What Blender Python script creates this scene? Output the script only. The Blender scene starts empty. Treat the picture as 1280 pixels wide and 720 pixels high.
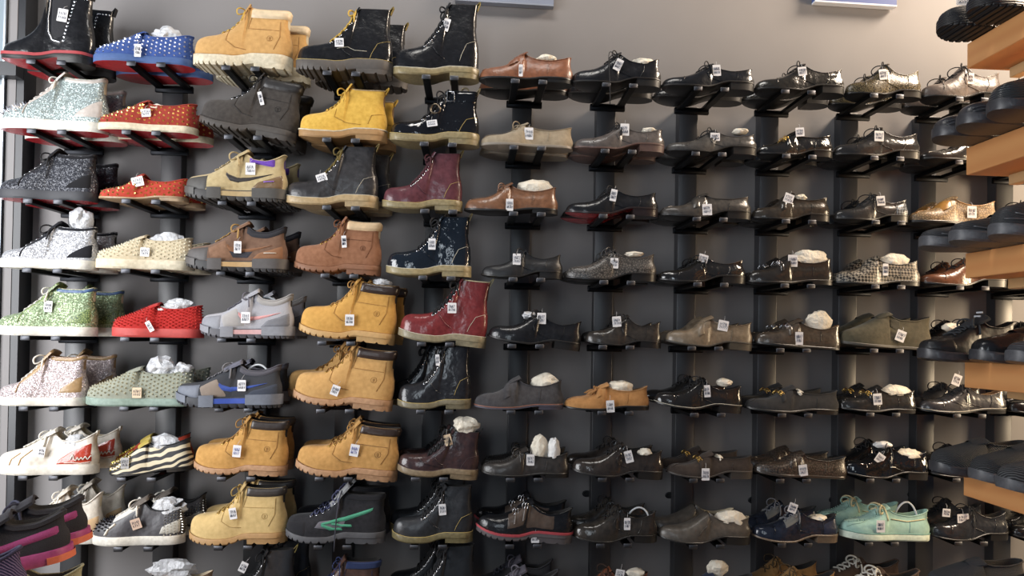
import bpy, math, random
from mathutils import Vector, Matrix, noise
R = random.Random(7)
C = bpy.context.scene.collection
pi = math.pi

# ------------------------------------------------------------------ camera
F_PX, YAW, PITCH, ROLL = 800.0, 0.0633, 0.0108, 0.016
CAM = Vector((-0.1841, -2.3615, -0.0848)); SY = 53.76
COLW, ROWH, ARM = 0.315, 0.2248, 0.2097
_r = Vector((math.cos(YAW), -math.sin(YAW), 0))
FW = Vector((math.sin(YAW) * math.cos(PITCH), math.cos(YAW) * math.cos(PITCH), math.sin(PITCH)))
_u = _r.cross(FW)
RT = _r * math.cos(ROLL) + _u * math.sin(ROLL)
UP = _u * math.cos(ROLL) - _r * math.sin(ROLL)
cam_d = bpy.data.cameras.new('camera'); cam = bpy.data.objects.new('camera', cam_d); C.objects.link(cam)
cam.matrix_world = Matrix(((RT.x, UP.x, -FW.x, CAM.x), (RT.y, UP.y, -FW.y, CAM.y), (RT.z, UP.z, -FW.z, CAM.z), (0, 0, 0, 1)))
cam_d.sensor_width = 36; cam_d.lens = F_PX / 1280 * 36; cam_d.shift_y = SY / 1280; cam_d.clip_start = 0.05
bpy.context.scene.camera = cam

def at(px, py, y):
    """the point of the plane Y = y that shows at photo pixel (px, py)"""
    d = FW + RT * ((px - 640) / F_PX) - UP * ((py - 360 - SY) / F_PX)
    return CAM + d * ((y - CAM.y) / d.y)

# ------------------------------------------------------------------ materials
def lin(h):
    h = h.lstrip('#'); o = []
    for i in (0, 2, 4):
        c = int(h[i:i + 2], 16) / 255
        o.append(c / 12.92 if c <= 0.04045 else ((c + 0.055) / 1.055) ** 2.4)
    g = .2126 * o[0] + .7152 * o[1] + .0722 * o[2]
    return tuple(c * .9 + .1 * g + .002 for c in o) + (1,)
_M = {}
def mat(kind, col, col2=None, rough=None, scale=None):
    key = (kind, col, col2, rough, scale)
    if key in _M: return _M[key]
    m = bpy.data.materials.new(f'{kind}_{col[1:]}'); _M[key] = m
    m.use_nodes = True; nt = m.node_tree; N = nt.nodes; L = nt.links
    b = N['Principled BSDF']; c = lin(col); c2 = lin(col2) if col2 else c
    b.inputs['Base Color'].default_value = c
    def setv(n, v): b.inputs[n].default_value = v
    tc = N.new('ShaderNodeTexCoord')
    def bump(src, dist, strength=1.0):
        bp = N.new('ShaderNodeBump'); bp.inputs['Distance'].default_value = dist; bp.inputs['Strength'].default_value = strength
        L.new(src, bp.inputs['Height']); L.new(bp.outputs[0], b.inputs['Normal'])
    def nz(sc, det=3):
        n = N.new('ShaderNodeTexNoise'); n.inputs['Scale'].default_value = sc; n.inputs['Detail'].default_value = det
        L.new(tc.outputs['Object'], n.inputs['Vector']); return n
    def mixc(fac, a, bb, lo=0.35, hi=0.65):
        mr = N.new('ShaderNodeMapRange'); mr.inputs[1].default_value = lo; mr.inputs[2].default_value = hi
        L.new(fac, mr.inputs[0])
        mx = N.new('ShaderNodeMix'); mx.data_type = 'RGBA'
        L.new(mr.outputs[0], mx.inputs[0]); mx.inputs[6].default_value = a; mx.inputs[7].default_value = bb
        L.new(mx.outputs[2], b.inputs['Base Color']); return mx
    if kind == 'leather':
        setv('Roughness', (rough or 0.36) * .85); n = nz(scale or 60)
        mixc(n.outputs[0], tuple(x * 0.88 for x in c[:3]) + (1,), tuple(min(1, x * 1.08) for x in c2[:3]) + (1,), .3, .7)
        n2 = nz(22, 3); bump(n2.outputs[0], 0.008, .5)
    elif kind == 'patent':
        setv('Roughness', rough or 0.1); setv('Coat Weight', .6); setv('Coat Roughness', .05)
        n = nz(20, 3); bump(n.outputs[0], 0.013, .6)
    elif kind == 'suede':
        setv('Roughness', 0.95); setv('Specular IOR Level', .15); setv('Sheen Weight', .12)
        n = nz(scale or 70, 6); mixc(n.outputs[0], tuple(x * 0.93 for x in c[:3]) + (1,), tuple(min(1, x * 1.03) for x in c2[:3]) + (1,), .3, .7)
        n2 = nz(300, 2); bump(n2.outputs[0], 0.002, .2)
    elif kind in ('rubber', 'fabric', 'plastic', 'metal', 'paint', 'paper'):
        setv('Roughness', rough or dict(rubber=.6, fabric=.9, plastic=.35, metal=.3, paint=.55, paper=.8)[kind])
        if kind == 'metal': setv('Metallic', 1)
        if kind == 'rubber':
            n = nz(90); mixc(n.outputs[0], tuple(x * .85 for x in c[:3]) + (1,), c2, .3, .7)
        if kind == 'fabric':
            n = nz(400, 2); bump(n.outputs[0], 0.003, .5)
        if kind == 'paper':
            n = nz(60, 4); bump(n.outputs[0], 0.01, .6)
    elif kind == 'bag':
        setv('Roughness', .26); setv('Alpha', .8); n = nz(55, 4); bump(n.outputs[0], 0.012, .8)
    elif kind == 'glitter':
        v = N.new('ShaderNodeTexVoronoi'); v.inputs['Scale'].default_value = scale or 420; L.new(tc.outputs['Object'], v.inputs['Vector'])
        hs = N.new('ShaderNodeSeparateColor'); L.new(v.outputs['Color'], hs.inputs[0])
        n = nz(12, 2)
        ad = N.new('ShaderNodeMath'); ad.operation = 'MULTIPLY_ADD'; L.new(hs.outputs[0], ad.inputs[0]); ad.inputs[1].default_value = .6; 
        sc = N.new('ShaderNodeMath'); sc.operation = 'MULTIPLY'; L.new(n.outputs[0], sc.inputs[0]); sc.inputs[1].default_value = .5
        L.new(sc.outputs[0], ad.inputs[2]); mixc(ad.outputs[0], c, c2, .1, .85)
        setv('Roughness', .3); setv('Metallic', .35)
        nm = N.new('ShaderNodeNormalMap'); 
        mx = N.new('ShaderNodeMix'); mx.data_type = 'RGBA'; mx.inputs[0].default_value = .45; mx.inputs[6].default_value = (.5, .5, 1, 1); L.new(v.outputs['Color'], mx.inputs[7])
        geo = N.new('ShaderNodeNewGeometry'); vm = N.new('ShaderNodeVectorMath'); vm.operation = 'MULTIPLY_ADD'
        sb = N.new('ShaderNodeVectorMath'); sb.operation = 'SUBTRACT'; L.new(v.outputs['Color'], sb.inputs[0]); sb.inputs[1].default_value = (.5, .5, .5)
        L.new(sb.outputs[0], vm.inputs[0]); vm.inputs[1].default_value = (.9, .9, .9); L.new(geo.outputs['Normal'], vm.inputs[2])
        no = N.new('ShaderNodeVectorMath'); no.operation = 'NORMALIZE'; L.new(vm.outputs[0], no.inputs[0]); L.new(no.outputs[0], b.inputs['Normal'])
    elif kind == 'croc':
        v = N.new('ShaderNodeTexVoronoi'); v.inputs['Scale'].default_value = scale or 95; v.feature = 'DISTANCE_TO_EDGE'; L.new(tc.outputs['Object'], v.inputs['Vector'])
        mixc(v.outputs[0], c, c2, 0.02, .18); bump(v.outputs[0], 0.0012, .6); setv('Roughness', rough or .3)
    elif kind in ('woven', 'check'):
        mp = N.new('ShaderNodeMapping'); mp.inputs['Rotation'].default_value = (0, .75, 0); L.new(tc.outputs['Object'], mp.inputs[0])
        k = N.new('ShaderNodeTexChecker'); k.inputs['Scale'].default_value = scale or 110; L.new(mp.outputs[0], k.inputs['Vector'])
        k.inputs[1].default_value = c; k.inputs[2].default_value = c2; L.new(k.outputs[0], b.inputs['Base Color']); bump(k.outputs[1], .002, .8)
        setv('Roughness', rough or .35)
    elif kind in ('zebra', 'wood', 'ribbed', 'mesh'):
        mp = N.new('ShaderNodeMapping'); L.new(tc.outputs['Object'], mp.inputs[0])
        w = N.new('ShaderNodeTexWave'); L.new(mp.outputs[0], w.inputs['Vector'])
        w.inputs['Scale'].default_value = scale or 10
        if kind == 'zebra':
            w.bands_direction = 'Z'; mp.inputs['Rotation'].default_value = (0, .22, 0); w.inputs['Distortion'].default_value = 5; w.inputs['Detail'].default_value = 1; w.inputs['Detail Scale'].default_value = 1.1
            mixc(w.outputs[1], c, c2, .45, .55); setv('Roughness', .6)
        elif kind == 'wood':
            w.bands_direction = 'Z'; mp.inputs['Scale'].default_value = (1, .12, 1); w.inputs['Distortion'].default_value = 6; w.inputs['Detail'].default_value = 3
            mixc(w.outputs[1], c, c2, 0, 1); setv('Roughness', .5)
        elif kind == 'ribbed':
            w.bands_direction = 'Z'; bump(w.outputs[1], .003, .8); setv('Roughness', rough or .5); 
        else:
            w.bands_direction = 'DIAGONAL'; w.inputs['Distortion'].default_value = 3; mixc(w.outputs[1], c, c2, .3, .8); bump(w.outputs[1], .002, .8); setv('Roughness', .85)
    elif kind == 'wall':
        setv('Roughness', .7); n = nz(3, 4); mixc(n.outputs[0], tuple(x * .96 for x in c[:3]) + (1,), c2, .3, .7)
    return m

# ------------------------------------------------------------------ objects
def mk(name, vs, fs, m, parent=None, sharp=40, loc=None):
    me = bpy.data.meshes.new(name); me.from_pydata([tuple(v) for v in vs], [], fs); me.validate()
    me.materials.append(m)
    me.polygons.foreach_set('use_smooth', [True] * len(me.polygons))
    if sharp < 180: me.set_sharp_from_angle(angle=math.radians(sharp))
    me.update()
    o = bpy.data.objects.new(name, me); C.objects.link(o)
    if parent: o.parent = parent
    if loc: o.location = loc
    return o
def tag(o, label, cat, group=None):
    o['label'] = label; o['category'] = cat
    if group: o['group'] = group
    return o
def empty(name, loc, rot=(0, 0, 0)):
    o = bpy.data.objects.new(name, None); C.objects.link(o); o.location = loc; o.rotation_euler = rot; o.empty_display_size = .05
    return o
def struct(o): o['kind'] = 'structure'; return o
def cp(root, skip=None):
    """copy a thing with its parts and sub-parts"""
    r = root.copy(); C.objects.link(r)
    for ch in list(root.children):
        if skip and ch.name.startswith(skip): continue
        c = ch.copy(); C.objects.link(c); c.parent = r
        for g in list(ch.children):
            d = g.copy(); C.objects.link(d); d.parent = c
    return r
class MB:
    def __init__(s): s.v = []; s.f = []
    def add(s, vs, fs):
        b = len(s.v); s.v += [tuple(v) for v in vs]; s.f += [tuple(b + i for i in f) for f in fs]; return s
    def box(s, a, b, bev=0.0):
        x0, y0, z0 = a; x1, y1, z1 = b
        if bev <= 0:
            v = [(x, y, z) for x in (x0, x1) for y in (y0, y1) for z in (z0, z1)]
            return s.add(v, [(0, 1, 3, 2), (4, 6, 7, 5), (0, 4, 5, 1), (2, 3, 7, 6), (0, 2, 6, 4), (1, 5, 7, 3)])
        e = bev; rings = []          # bevelled box: 4 rings along y with chamfered ends
        def ring(y, i): 
            return [(x0 + i + e, y, z0 + i), (x1 - i - e, y, z0 + i), (x1 - i, y, z0 + i + e), (x1 - i, y, z1 - i - e), (x1 - i - e, y, z1 - i), (x0 + i + e, y, z1 - i), (x0 + i, y, z1 - i - e), (x0 + i, y, z0 + i + e)]
        rs = [ring(y0, e), ring(y0 + e, 0), ring(y1 - e, 0), ring(y1, e)]
        v = sum(rs, []); f = []
        for k in range(3):
            for j in range(8):
                f.append((k * 8 + j, k * 8 + (j + 1) % 8, k * 8 + 8 + (j + 1) % 8, k * 8 + 8 + j))
        f.append(tuple(range(7, -1, -1))); f.append(tuple(range(24, 32)))
        return s.add(v, f)
    def tube(s, pts, r, n=6, closed=False):
        pts = [Vector(p) for p in pts]; m = len(pts); v = []; f = []
        for i, p in enumerate(pts):
            a = pts[(i - 1) % m] if closed or i else pts[0]; b = pts[(i + 1) % m] if closed or i < m - 1 else pts[-1]
            d = (b - a); d = d.normalized() if d.length > 1e-9 else Vector((1, 0, 0))
            q = d.orthogonal().normalized() if i == 0 else (q - d * q.dot(d))
            q = q.normalized() if q.length > 1e-6 else d.orthogonal().normalized()
            w = d.cross(q); rr = r[i] if isinstance(r, (list, tuple)) else r
            v += [p + (q * math.cos(2 * pi * k / n) + w * math.sin(2 * pi * k / n)) * rr for k in range(n)]
        for i in range(m if closed else m - 1):
            j = (i + 1) % m
            for k in range(n): f.append((i * n + k, i * n + (k + 1) % n, j * n + (k + 1) % n, j * n + k))
        if not closed: f += [tuple(range(n - 1, -1, -1)), tuple((m - 1) * n + k for k in range(n))]
        return s.add(v, f)
    def cone(s, p, nrm, r, h, n=5):
        nrm = nrm.normalized(); q = nrm.orthogonal().normalized(); w = nrm.cross(q)
        v = [p + (q * math.cos(2 * pi * k / n) + w * math.sin(2 * pi * k / n)) * r - nrm * .0005 for k in range(n)] + [p + nrm * h]
        return s.add(v, [(k, (k + 1) % n, n) for k in range(n)] + [tuple(range(n - 1, -1, -1))])
    def build(s, name, m, parent=None, sharp=40, loc=None): return mk(name, s.v, s.f, m, parent, sharp, loc)

def bez(a, b, c, d, n=10):
    a, b, c, d = map(Vector, (a, b, c, d))
    return [a * (1 - t) ** 3 + b * 3 * t * (1 - t) ** 2 + c * 3 * t * t * (1 - t) + d * t ** 3 for t in (i / n for i in range(n + 1))]

# ------------------------------------------------------------------ shoe lasts: (t, x1, height, collar half-width) from toe 0 to heel 1
LAST = dict(
 derby=[(0,0,.03,0),(.012,.012,.17,0),(.04,.04,.30,0),(.11,.11,.40,0),(.22,.22,.46,0),(.33,.335,.60,0),(.42,.44,.82,0),(.49,.52,.98,0),(.51,.535,.96,.3),(.62,.63,.71,.42),(.75,.75,.60,.44),(.88,.88,.70,.38),(.97,.967,.84,.22),(1,.985,.86,0)],
 loafer=[(0,0,.03,0),(.012,.012,.17,0),(.04,.04,.30,0),(.12,.12,.40,0),(.24,.24,.47,0),(.34,.34,.62,0),(.42,.43,.86,0),(.455,.475,.92,0),(.475,.49,.88,.3),(.58,.59,.70,.44),(.74,.74,.64,.46),(.88,.88,.73,.40),(.97,.967,.84,.22),(1,.985,.87,0)],
 slip=[(0,0,.05,0),(.012,.012,.22,0),(.05,.05,.36,0),(.14,.14,.48,0),(.28,.28,.68,0),(.4,.41,.9,0),(.47,.49,1,0),(.49,.505,.97,.3),(.6,.61,.82,.46),(.76,.76,.82,.48),(.9,.9,.92,.42),(.97,.967,.98,.24),(1,.99,1,0)],
 clog=[(0,0,.05,0),(.012,.012,.26,0),(.04,.04,.44,0),(.10,.10,.60,0),(.2,.2,.70,0),(.32,.32,.82,0),(.42,.43,.94,0),(.48,.5,1,0),(.5,.515,.97,.34),(.6,.61,.84,.5),(.76,.76,.82,.52),(.9,.9,.90,.44),(.97,.967,.96,.24),(1,.99,.98,0)],
 runner=[(0,0,.05,0),(.012,.012,.2,0),(.05,.05,.33,0),(.14,.14,.42,0),(.26,.26,.5,0),(.36,.38,.68,0),(.46,.49,.88,0),(.52,.57,1,0),(.55,.595,1,.32),(.66,.68,.84,.42),(.8,.8,.8,.44),(.92,.92,.9,.36),(.98,.985,1,.2),(1,.995,1,0)],
 low=[(0,0,.05,0),(.012,.012,.2,0),(.05,.05,.32,0),(.14,.14,.42,0),(.26,.26,.52,0),(.36,.38,.7,0),(.46,.5,.93,0),(.5,.55,1,0),(.52,.57,.98,.3),(.64,.66,.76,.42),(.8,.8,.72,.44),(.92,.92,.86,.36),(.98,.98,.97,.2),(1,.99,.98,0)],
 hightop=[(0,0,.04,0),(.012,.012,.14,0),(.05,.05,.23,0),(.13,.13,.30,0),(.24,.245,.37,0),(.34,.37,.56,0),(.44,.5,.82,0),(.5,.575,.99,0),(.52,.595,.99,.32),(.62,.69,.95,.38),(.8,.86,.94,.38),(.93,.955,.98,.3),(.98,.985,1,.18),(1,.995,1,0)],
 dm=[(0,0,.04,0),(.012,.01,.14,0),(.04,.037,.24,0),(.11,.105,.31,0),(.22,.22,.345,0),(.32,.35,.40,0),(.40,.46,.55,0),(.47,.57,.78,0),(.53,.64,.985,0),(.55,.655,.985,.3),(.68,.75,.985,.36),(.85,.88,.99,.34),(.96,.97,1,.2),(1,.985,1,0)],
 chel=[(0,0,.03,0),(.012,.012,.09,0),(.04,.04,.15,0),(.14,.14,.22,0),(.26,.27,.30,0),(.36,.40,.45,0),(.42,.48,.68,0),(.47,.52,.985,0),(.49,.535,.985,.3),(.65,.68,.985,.38),(.85,.86,.975,.36),(.96,.965,.98,.2),(1,.985,.98,0)],
 work=[(0,0,.05,0),(.012,.01,.2,0),(.05,.045,.33,0),(.14,.13,.41,0),(.26,.26,.46,0),(.36,.39,.57,0),(.44,.49,.76,0),(.50,.565,.99,0),(.52,.585,.97,.32),(.6,.66,.93,.42),(.75,.79,.92,.44),(.9,.92,.93,.38),(.97,.975,.94,.24),(1,.992,.94,0)],
)
NAMES = dict(clog='slip_on_shoe', derby='lace_up_shoe', loafer='loafer', slip='slip_on_shoe', runner='trainer', low='low_sneaker', hightop='high_top_sneaker', dm='lace_up_boot', chel='ankle_boot', work='work_boot')
CATS = dict(clog='shoe', derby='lace-up shoe', loafer='loafer', slip='slip-on shoe', runner='trainer', low='sneaker', hightop='sneaker', dm='boot', chel='boot', work='boot')
GRP = dict(clog='', derby='dress shoes on the wall brackets', loafer='dress shoes on the wall brackets', slip='sneakers and slip-ons on the wall brackets', runner='sneakers and slip-ons on the wall brackets', low='sneakers and slip-ons on the wall brackets', hightop='sneakers and slip-ons on the wall brackets', dm='boots on the wall brackets', chel='boots on the wall brackets', work='boots on the wall brackets')
# kind of sole: (toe spring, thickness, heel height, breast t, overhang, notches)
SOLE = dict(dress=(.010, .006, .022, .71, .003, 0), moc=(.006, .009, .0, 0, .001, 0), mocheel=(.007, .007, .010, .72, .002, 0), cup=(.004, .030, 0, 0, .003, 0), cupthin=(.004, .022, 0, 0, .003, 0),
            dm=(.014, .023, .016, .66, .005, 0), chunk=(.012, .032, .014, .64, .005, 1), lug=(.017, .020, .015, .62, .004, 1), foam=(.020, .032, 0, 0, .007, 0), run=(.018, .027, .0, 0, .004, 1), slab=(.012, .030, 0, 0, .004, 0))

def pchip(xs, ys):
    n = len(xs); h = [xs[i + 1] - xs[i] for i in range(n - 1)]; d = [(ys[i + 1] - ys[i]) / h[i] for i in range(n - 1)]
    m = [d[0]] + [0 if d[i - 1] * d[i] <= 0 else 3 * (h[i - 1] + h[i]) / ((2 * h[i] + h[i - 1]) / d[i - 1] + (h[i] + 2 * h[i - 1]) / d[i]) for i in range(1, n - 1)] + [d[-1]]
    def f(x):
        x = min(max(x, xs[0]), xs[-1]); i = 0
        while i < n - 2 and x > xs[i + 1]: i += 1
        s = (x - xs[i]) / h[i]
        return ys[i] * (1 + 2 * s) * (1 - s) ** 2 + m[i] * h[i] * s * (1 - s) ** 2 + ys[i + 1] * s * s * (3 - 2 * s) + m[i + 1] * h[i] * s * s * (s - 1)
    return f

class Shoe:
    def __init__(s, kind, sole, L, H, W, point=.55, up=None, so=None, li=None, root=None, outsole=None, heel=None):
        s.kind, s.L, s.H, s.W, s.root = kind, L, H, W, root
        T = LAST[kind]; xs = [r[0] for r in T]
        s.fx, s.fh, s.fw = (pchip(xs, [r[k] for r in T]) for k in (1, 2, 3))
        s.point = point; s.spring, s.th, s.hh, s.breast, s.ext, s.notch = SOLE[sole]
        k = L / .30; s.spring *= k; s.th *= k; s.hh *= k; s.ext *= k
        s.up, s.so, s.li = up, so, li; s.soletype = sole; s.outsole = outsole
        if heel: s.heelmat = heel
        i = [r[3] > 0 for r in T].index(True); s.tc = T[i - 1][0]; s.to = T[i][0]     # throat: last closed, first open
        s.make_upper(); s.make_sole()
    def plan(s, t):
        t = min(max(t, 0), 1)
        if t < .3: return max(0, 1 - (1 - t / .3) ** 2) ** s.point
        if t < .6: q = (t - .3) / .3; return 1 - .30 * q * q * (3 - 2 * q)
        if t < .8: return .70 + .02 * (t - .6) / .2
        return .72 * max(0, 1 - ((t - .8) / .2) ** 2.4) ** .5
    def zb(s, t):
        z = s.spring * (1 - t / .28) ** 2 if t < .28 else 0
        if s.hh > 0:
            q = min(max((t - .42) / (s.breast - .42), 0), 1); z += s.hh * q * q * (3 - 2 * q)
        return z
    def zs(s, t):
        th = s.th * (1 + (.3 * t if s.soletype == 'run' else 0))
        return s.zb(t) + th
    def P(s, t, v, sd=-1):
        """point of the upper: t toe to heel, v feather line to topline, sd -1 the near side"""
        t = min(max(t, 0), 1); L = s.L; z0 = s.zs(t) - .002; z1 = z0 + s.fh(t) * (s.H - z0); w0 = s.W * s.plan(t); wc = s.fw(t); x1 = s.fx(t)
        k = min(1, wc / .25) if t > s.tc else 0
        if t > .9: k = 1
        a = v * pi / 2; rise = (1 - k) * math.sin(a) ** .9 + k * v; out = (1 - k) * max(0, math.cos(a)) ** .72
        w1 = s.W * wc
        belly = .10 * w0 * math.sin(pi * min(1, v * 1.3)) if k and v < .77 else 0
        y = w1 + (w0 - w1) * (out if k == 0 else (out + k * (1 - v))) + k * belly
        if k == 0: y = w0 * out
        x = t + (x1 - t) * (rise if k < 1 else v)
        if t > .8:
            tall = min(1, (s.H / L) * 1.6); q = (t - .8) / .2
            x += q * (.012 * math.sin(pi * min(1, v * 2.2)) * (v < .46) - .022 * tall * math.sin(pi * max(0, (v - .4) / .6)))
        return Vector((x * L - L / 2, sd * y, z0 + rise * (z1 - z0)))
    def Nrm(s, t, v, sd):
        e = .004; t = min(max(t, .006), .994); v2 = min(max(v, .01), .985)
        n = (s.P(t + e, v2, sd) - s.P(t - e, v2, sd)).cross(s.P(t, v2 + e, sd) - s.P(t, v2 - e, sd)) * -sd
        return n.normalized() if n.length > 1e-12 else Vector((0, sd, 0))
    def inv(s, x, z):
        """(x 0..1 along, z 0..1 of height) in side view -> (t, v)"""
        X = x * s.L - s.L / 2; Z = z * s.H; t = x; v = .5
        for _ in range(14):
            lo, hi = 0., 1.
            for _ in range(16):
                m = (lo + hi) / 2
                if s.P(t, m).z < Z: lo = m
                else: hi = m
            v = lo; t = min(max(t + .8 * (X - s.P(t, v).x) / s.L, .004), .996)
        return t, v
    def stations(s, n=44):
        a = [.5 - .5 * math.cos(pi * i / n) for i in range(n + 1)]
        return sorted(set(a + [s.tc, s.to, .004, .996]))
    def make_upper(s):
        ts = s.stations(); nv = 11; vs = []; f = []
        for t in ts:
            vs += [s.P(t, j / (nv - 1), -1) for j in range(nv)] + [s.P(t, j / (nv - 1), 1) for j in range(nv - 1, -1, -1)]
        w = 2 * nv
        for i in range(len(ts) - 1):
            for j in range(w - 1):
                if j == nv - 1 and ts[i + 1] > s.tc: continue
                f.append((i * w + j, (i + 1) * w + j, (i + 1) * w + j + 1, i * w + j + 1))
        s.upper = mk('upper', vs, f, s.up, s.root, 60)
        # lining: inside walls and insole
        lt = [t for t in ts if t >= s.to]; V = []; F = []; dep = max(.02, s.H * .28)
        prof = [(1, 0), (.9, .0015), (.8, -.004), (.72, -dep), (.0, -dep)]
        for t in lt:
            p = s.P(t, 1, 1); bt = s.P(t, .12, 1)
            for sd in (-1, 1):
                row = []
                for k, dz in (prof if sd < 0 else prof[::-1][1:]):
                    row.append((p.x - (.012 * (t - .8) / .2 * (1 - k) if t > .8 else 0), sd * p.y * k, max(p.z + dz, bt.z + .002)))
                V += row
        w = 2 * len(prof) - 1
        for i in range(len(lt) - 1):
            for j in range(w - 1): F.append((i * w + j, i * w + j + 1, (i + 1) * w + j + 1, (i + 1) * w + j))
        # closing wall under the throat
        F.append(tuple(range(w)))
        s.lining = mk('lining', V, F, s.li or s.up, s.root, 60)
    def make_sole(s):
        n = 96 if s.notch else 48; L = s.L; e = s.ext; ring = []; vs = []; f = []
        hb = s.breast if s.hh else 2
        def pos(t): return (-L / 2 - e + t * (L + 2 * e)), s.W * s.plan(t) + e * min(1, 12 * t, 12 * (1 - t))
        ts = [.5 - .5 * math.cos(pi * i / n) for i in range(n + 1)]
        w = 8
        for i, t in enumerate(ts):
            x, y = pos(t); b = s.zb(t); tp = s.zs(t)
            if s.notch and i % 5 == 0 and .03 < t < .97 and (t < .56 or not s.hh): b += .0065 * L / .3
            m = (b + tp) / 2; bl = (.004 if s.soletype == 'slab' else .0012) * min(1, 12 * t, 12 * (1 - t))
            vs += [(x, -y * .99, tp), (x, -y - bl, m + (tp - m) * .6), (x, -y - bl, m - (m - b) * .6), (x, -y * .95, b), (x, y * .95, b), (x, y + bl, m - (m - b) * .6), (x, y + bl, m + (tp - m) * .6), (x, y * .99, tp)]
        bottom = []
        for i in range(n):
            for j in range(w):
                q = (i * w + j, i * w + (j + 1) % w, (i + 1) * w + (j + 1) % w, (i + 1) * w + j)
                (bottom if j == 3 and s.outsole else f).append(q)
        s.sole = mk('sole', vs, f, s.so, s.root, 30)
        if s.outsole:
            vv = [Vector(v) for v in vs]; V = []; F = []
            for q in bottom:
                b = len(V); V += [vv[k] for k in q]; F.append((b, b + 1, b + 2, b + 3))
            mk('outsole', V, F, s.outsole, s.root)
        if s.hh:
            V = []; F = []; NH = 24; st = [s.breast + (1 - s.breast) * math.sin(pi / 2 * i / NH) for i in range(NH + 1)]
            for i, t in enumerate(st):
                x, y = pos(t); z = s.zb(t) + .001; k = .96; y -= .0008
                zb = (.005 * L / .3 if s.notch and i % 6 == 3 and i < 23 else 0)
                V += [(x, -y, z), (x, -y * k, zb), (x, y * k, zb), (x, y, z)]
            for i in range(NH):
                for j in range(4): F.append((i * 4 + j, i * 4 + (j + 1) % 4, i * 4 + 4 + (j + 1) % 4, i * 4 + 4 + j))
            F.append((0, 3, 2, 1)); F.append((4 * NH, 4 * NH + 1, 4 * NH + 2, 4 * NH + 3))
            mk('heel', V, F, s.heelmat if hasattr(s, 'heelmat') else s.so, s.root, 30)
    # ---- surface details
    def grid(s, name, m, fn, nu, nv, off, sides=(-1,), parent=None, rim=True, wrap=None):
        """a raised patch: fn(u, v) -> (t, v) on the upper; wrap joins both sides round the heel or the toe"""
        if wrap:
            us = [(i / nu, -1) for i in range(nu + 1)]; far = [(u, 1) for u, _ in us]
            rows = us + far[::-1] if wrap == 'heel' else far[::-1] + us
            runs = [rows]
        else: runs = [[(i / nu, sd) for i in range(nu + 1)] for sd in sides]
        o = None
        for rows in runs:
            V = []; F = []; w = nv + 1; n = len(rows)
            for i, (u, sd) in enumerate(rows):
                for j in range(nv + 1):
                    t, v = fn(u, j / nv); edge = i in (0, n - 1) or j in (0, nv)
                    V.append(s.P(t, v, sd) + s.Nrm(t, v, sd) * (-.0008 if edge and rim else off))
            fl = rows[0][1] < 0 if wrap != 'toe' else True
            if wrap == 'toe': fl = True
            for i in range(n - 1):
                for j in range(nv):
                    q = (i * w + j, (i + 1) * w + j, (i + 1) * w + j + 1, i * w + j + 1)
                    F.append(q if fl else q[::-1])
            o = mk(name, V, F, m, parent or s.root, 50)
        return o
    def tv(s, name, m, t0, t1, v0, v1, off=.002, **k):
        g = lambda a, u: a(u) if callable(a) else a
        return s.grid(name, m, lambda u, v: (t0 + (t1 - t0) * u, g(v0, u) + (g(v1, u) - g(v0, u)) * v), k.pop('nu', 14), k.pop('nv', 8), off, **k)
    def quad(s, name, m, bot, top, off=.002, nu=12, nv=7, **k):
        """raised panel between two side-view polylines"""
        def pl(p, u):
            q = u * (len(p) - 1); i = min(int(q), len(p) - 2); r = q - i
            return p[i][0] + (p[i + 1][0] - p[i][0]) * r, p[i][1] + (p[i + 1][1] - p[i][1]) * r
        def fn(u, v):
            a, b = pl(bot, u), pl(top, u); return s.inv(a[0] + (b[0] - a[0]) * v, a[1] + (b[1] - a[1]) * v)
        return s.grid(name, m, fn, nu, nv, off, **k)
    def band(s, name, m, t0, t1, f0, f1, off=.0022, n=24):
        """strip on the side wall of the sole, f0..f1 of its thickness; runs round the toe (t0 = 0) or the heel (t1 = 1)"""
        L = s.L; e = s.ext + off; V = []; F = []
        ts = [t0 + (t1 - t0) * (.5 - .5 * math.cos(pi * i / n)) for i in range(n + 1)]
        rows = [(t, -1) for t in ts]
        if t0 == 0: rows = [(t, 1) for t in ts[::-1]] + rows
        elif t1 == 1: rows = rows + [(t, 1) for t in ts[::-1]]
        for t, sd in rows:
            x = -L / 2 - e + t * (L + 2 * e); b, tp = s.zb(t), s.zs(t)
            for f, oo in ((f0, -.006), (f0, 0), (f1, 0), (f1, -.006)):
                y = s.W * s.plan(t) + (e + oo) * min(1, 12 * t, 12 * (1 - t)); V.append((x, sd * max(y, 0), b + (tp - b) * f))
        for i in range(len(rows) - 1):
            for j in range(3): F.append((i * 4 + j, i * 4 + 4 + j, i * 4 + 5 + j, i * 4 + 1 + j))
        return mk(name, V, F, m, s.root, 30)
    def line(s, name, m, pts, r=.0012, off=.0006, sides=(-1,), n=4, parent=None, sub=4):
        B = MB()
        for sd in sides:
            P = []
            for i in range(len(pts) - 1):
                for k in range(sub):
                    a, b = pts[i], pts[i + 1]; q = k / sub; t, v = s.inv(a[0] + (b[0] - a[0]) * q, a[1] + (b[1] - a[1]) * q); P.append(s.P(t, v, sd) + s.Nrm(t, v, sd) * off)
            t, v = s.inv(*pts[-1]); P.append(s.P(t, v, sd) + s.Nrm(t, v, sd) * off)
            B.tube(P, r, n)
        return B.build(name, m, parent or s.root, 180)
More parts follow.
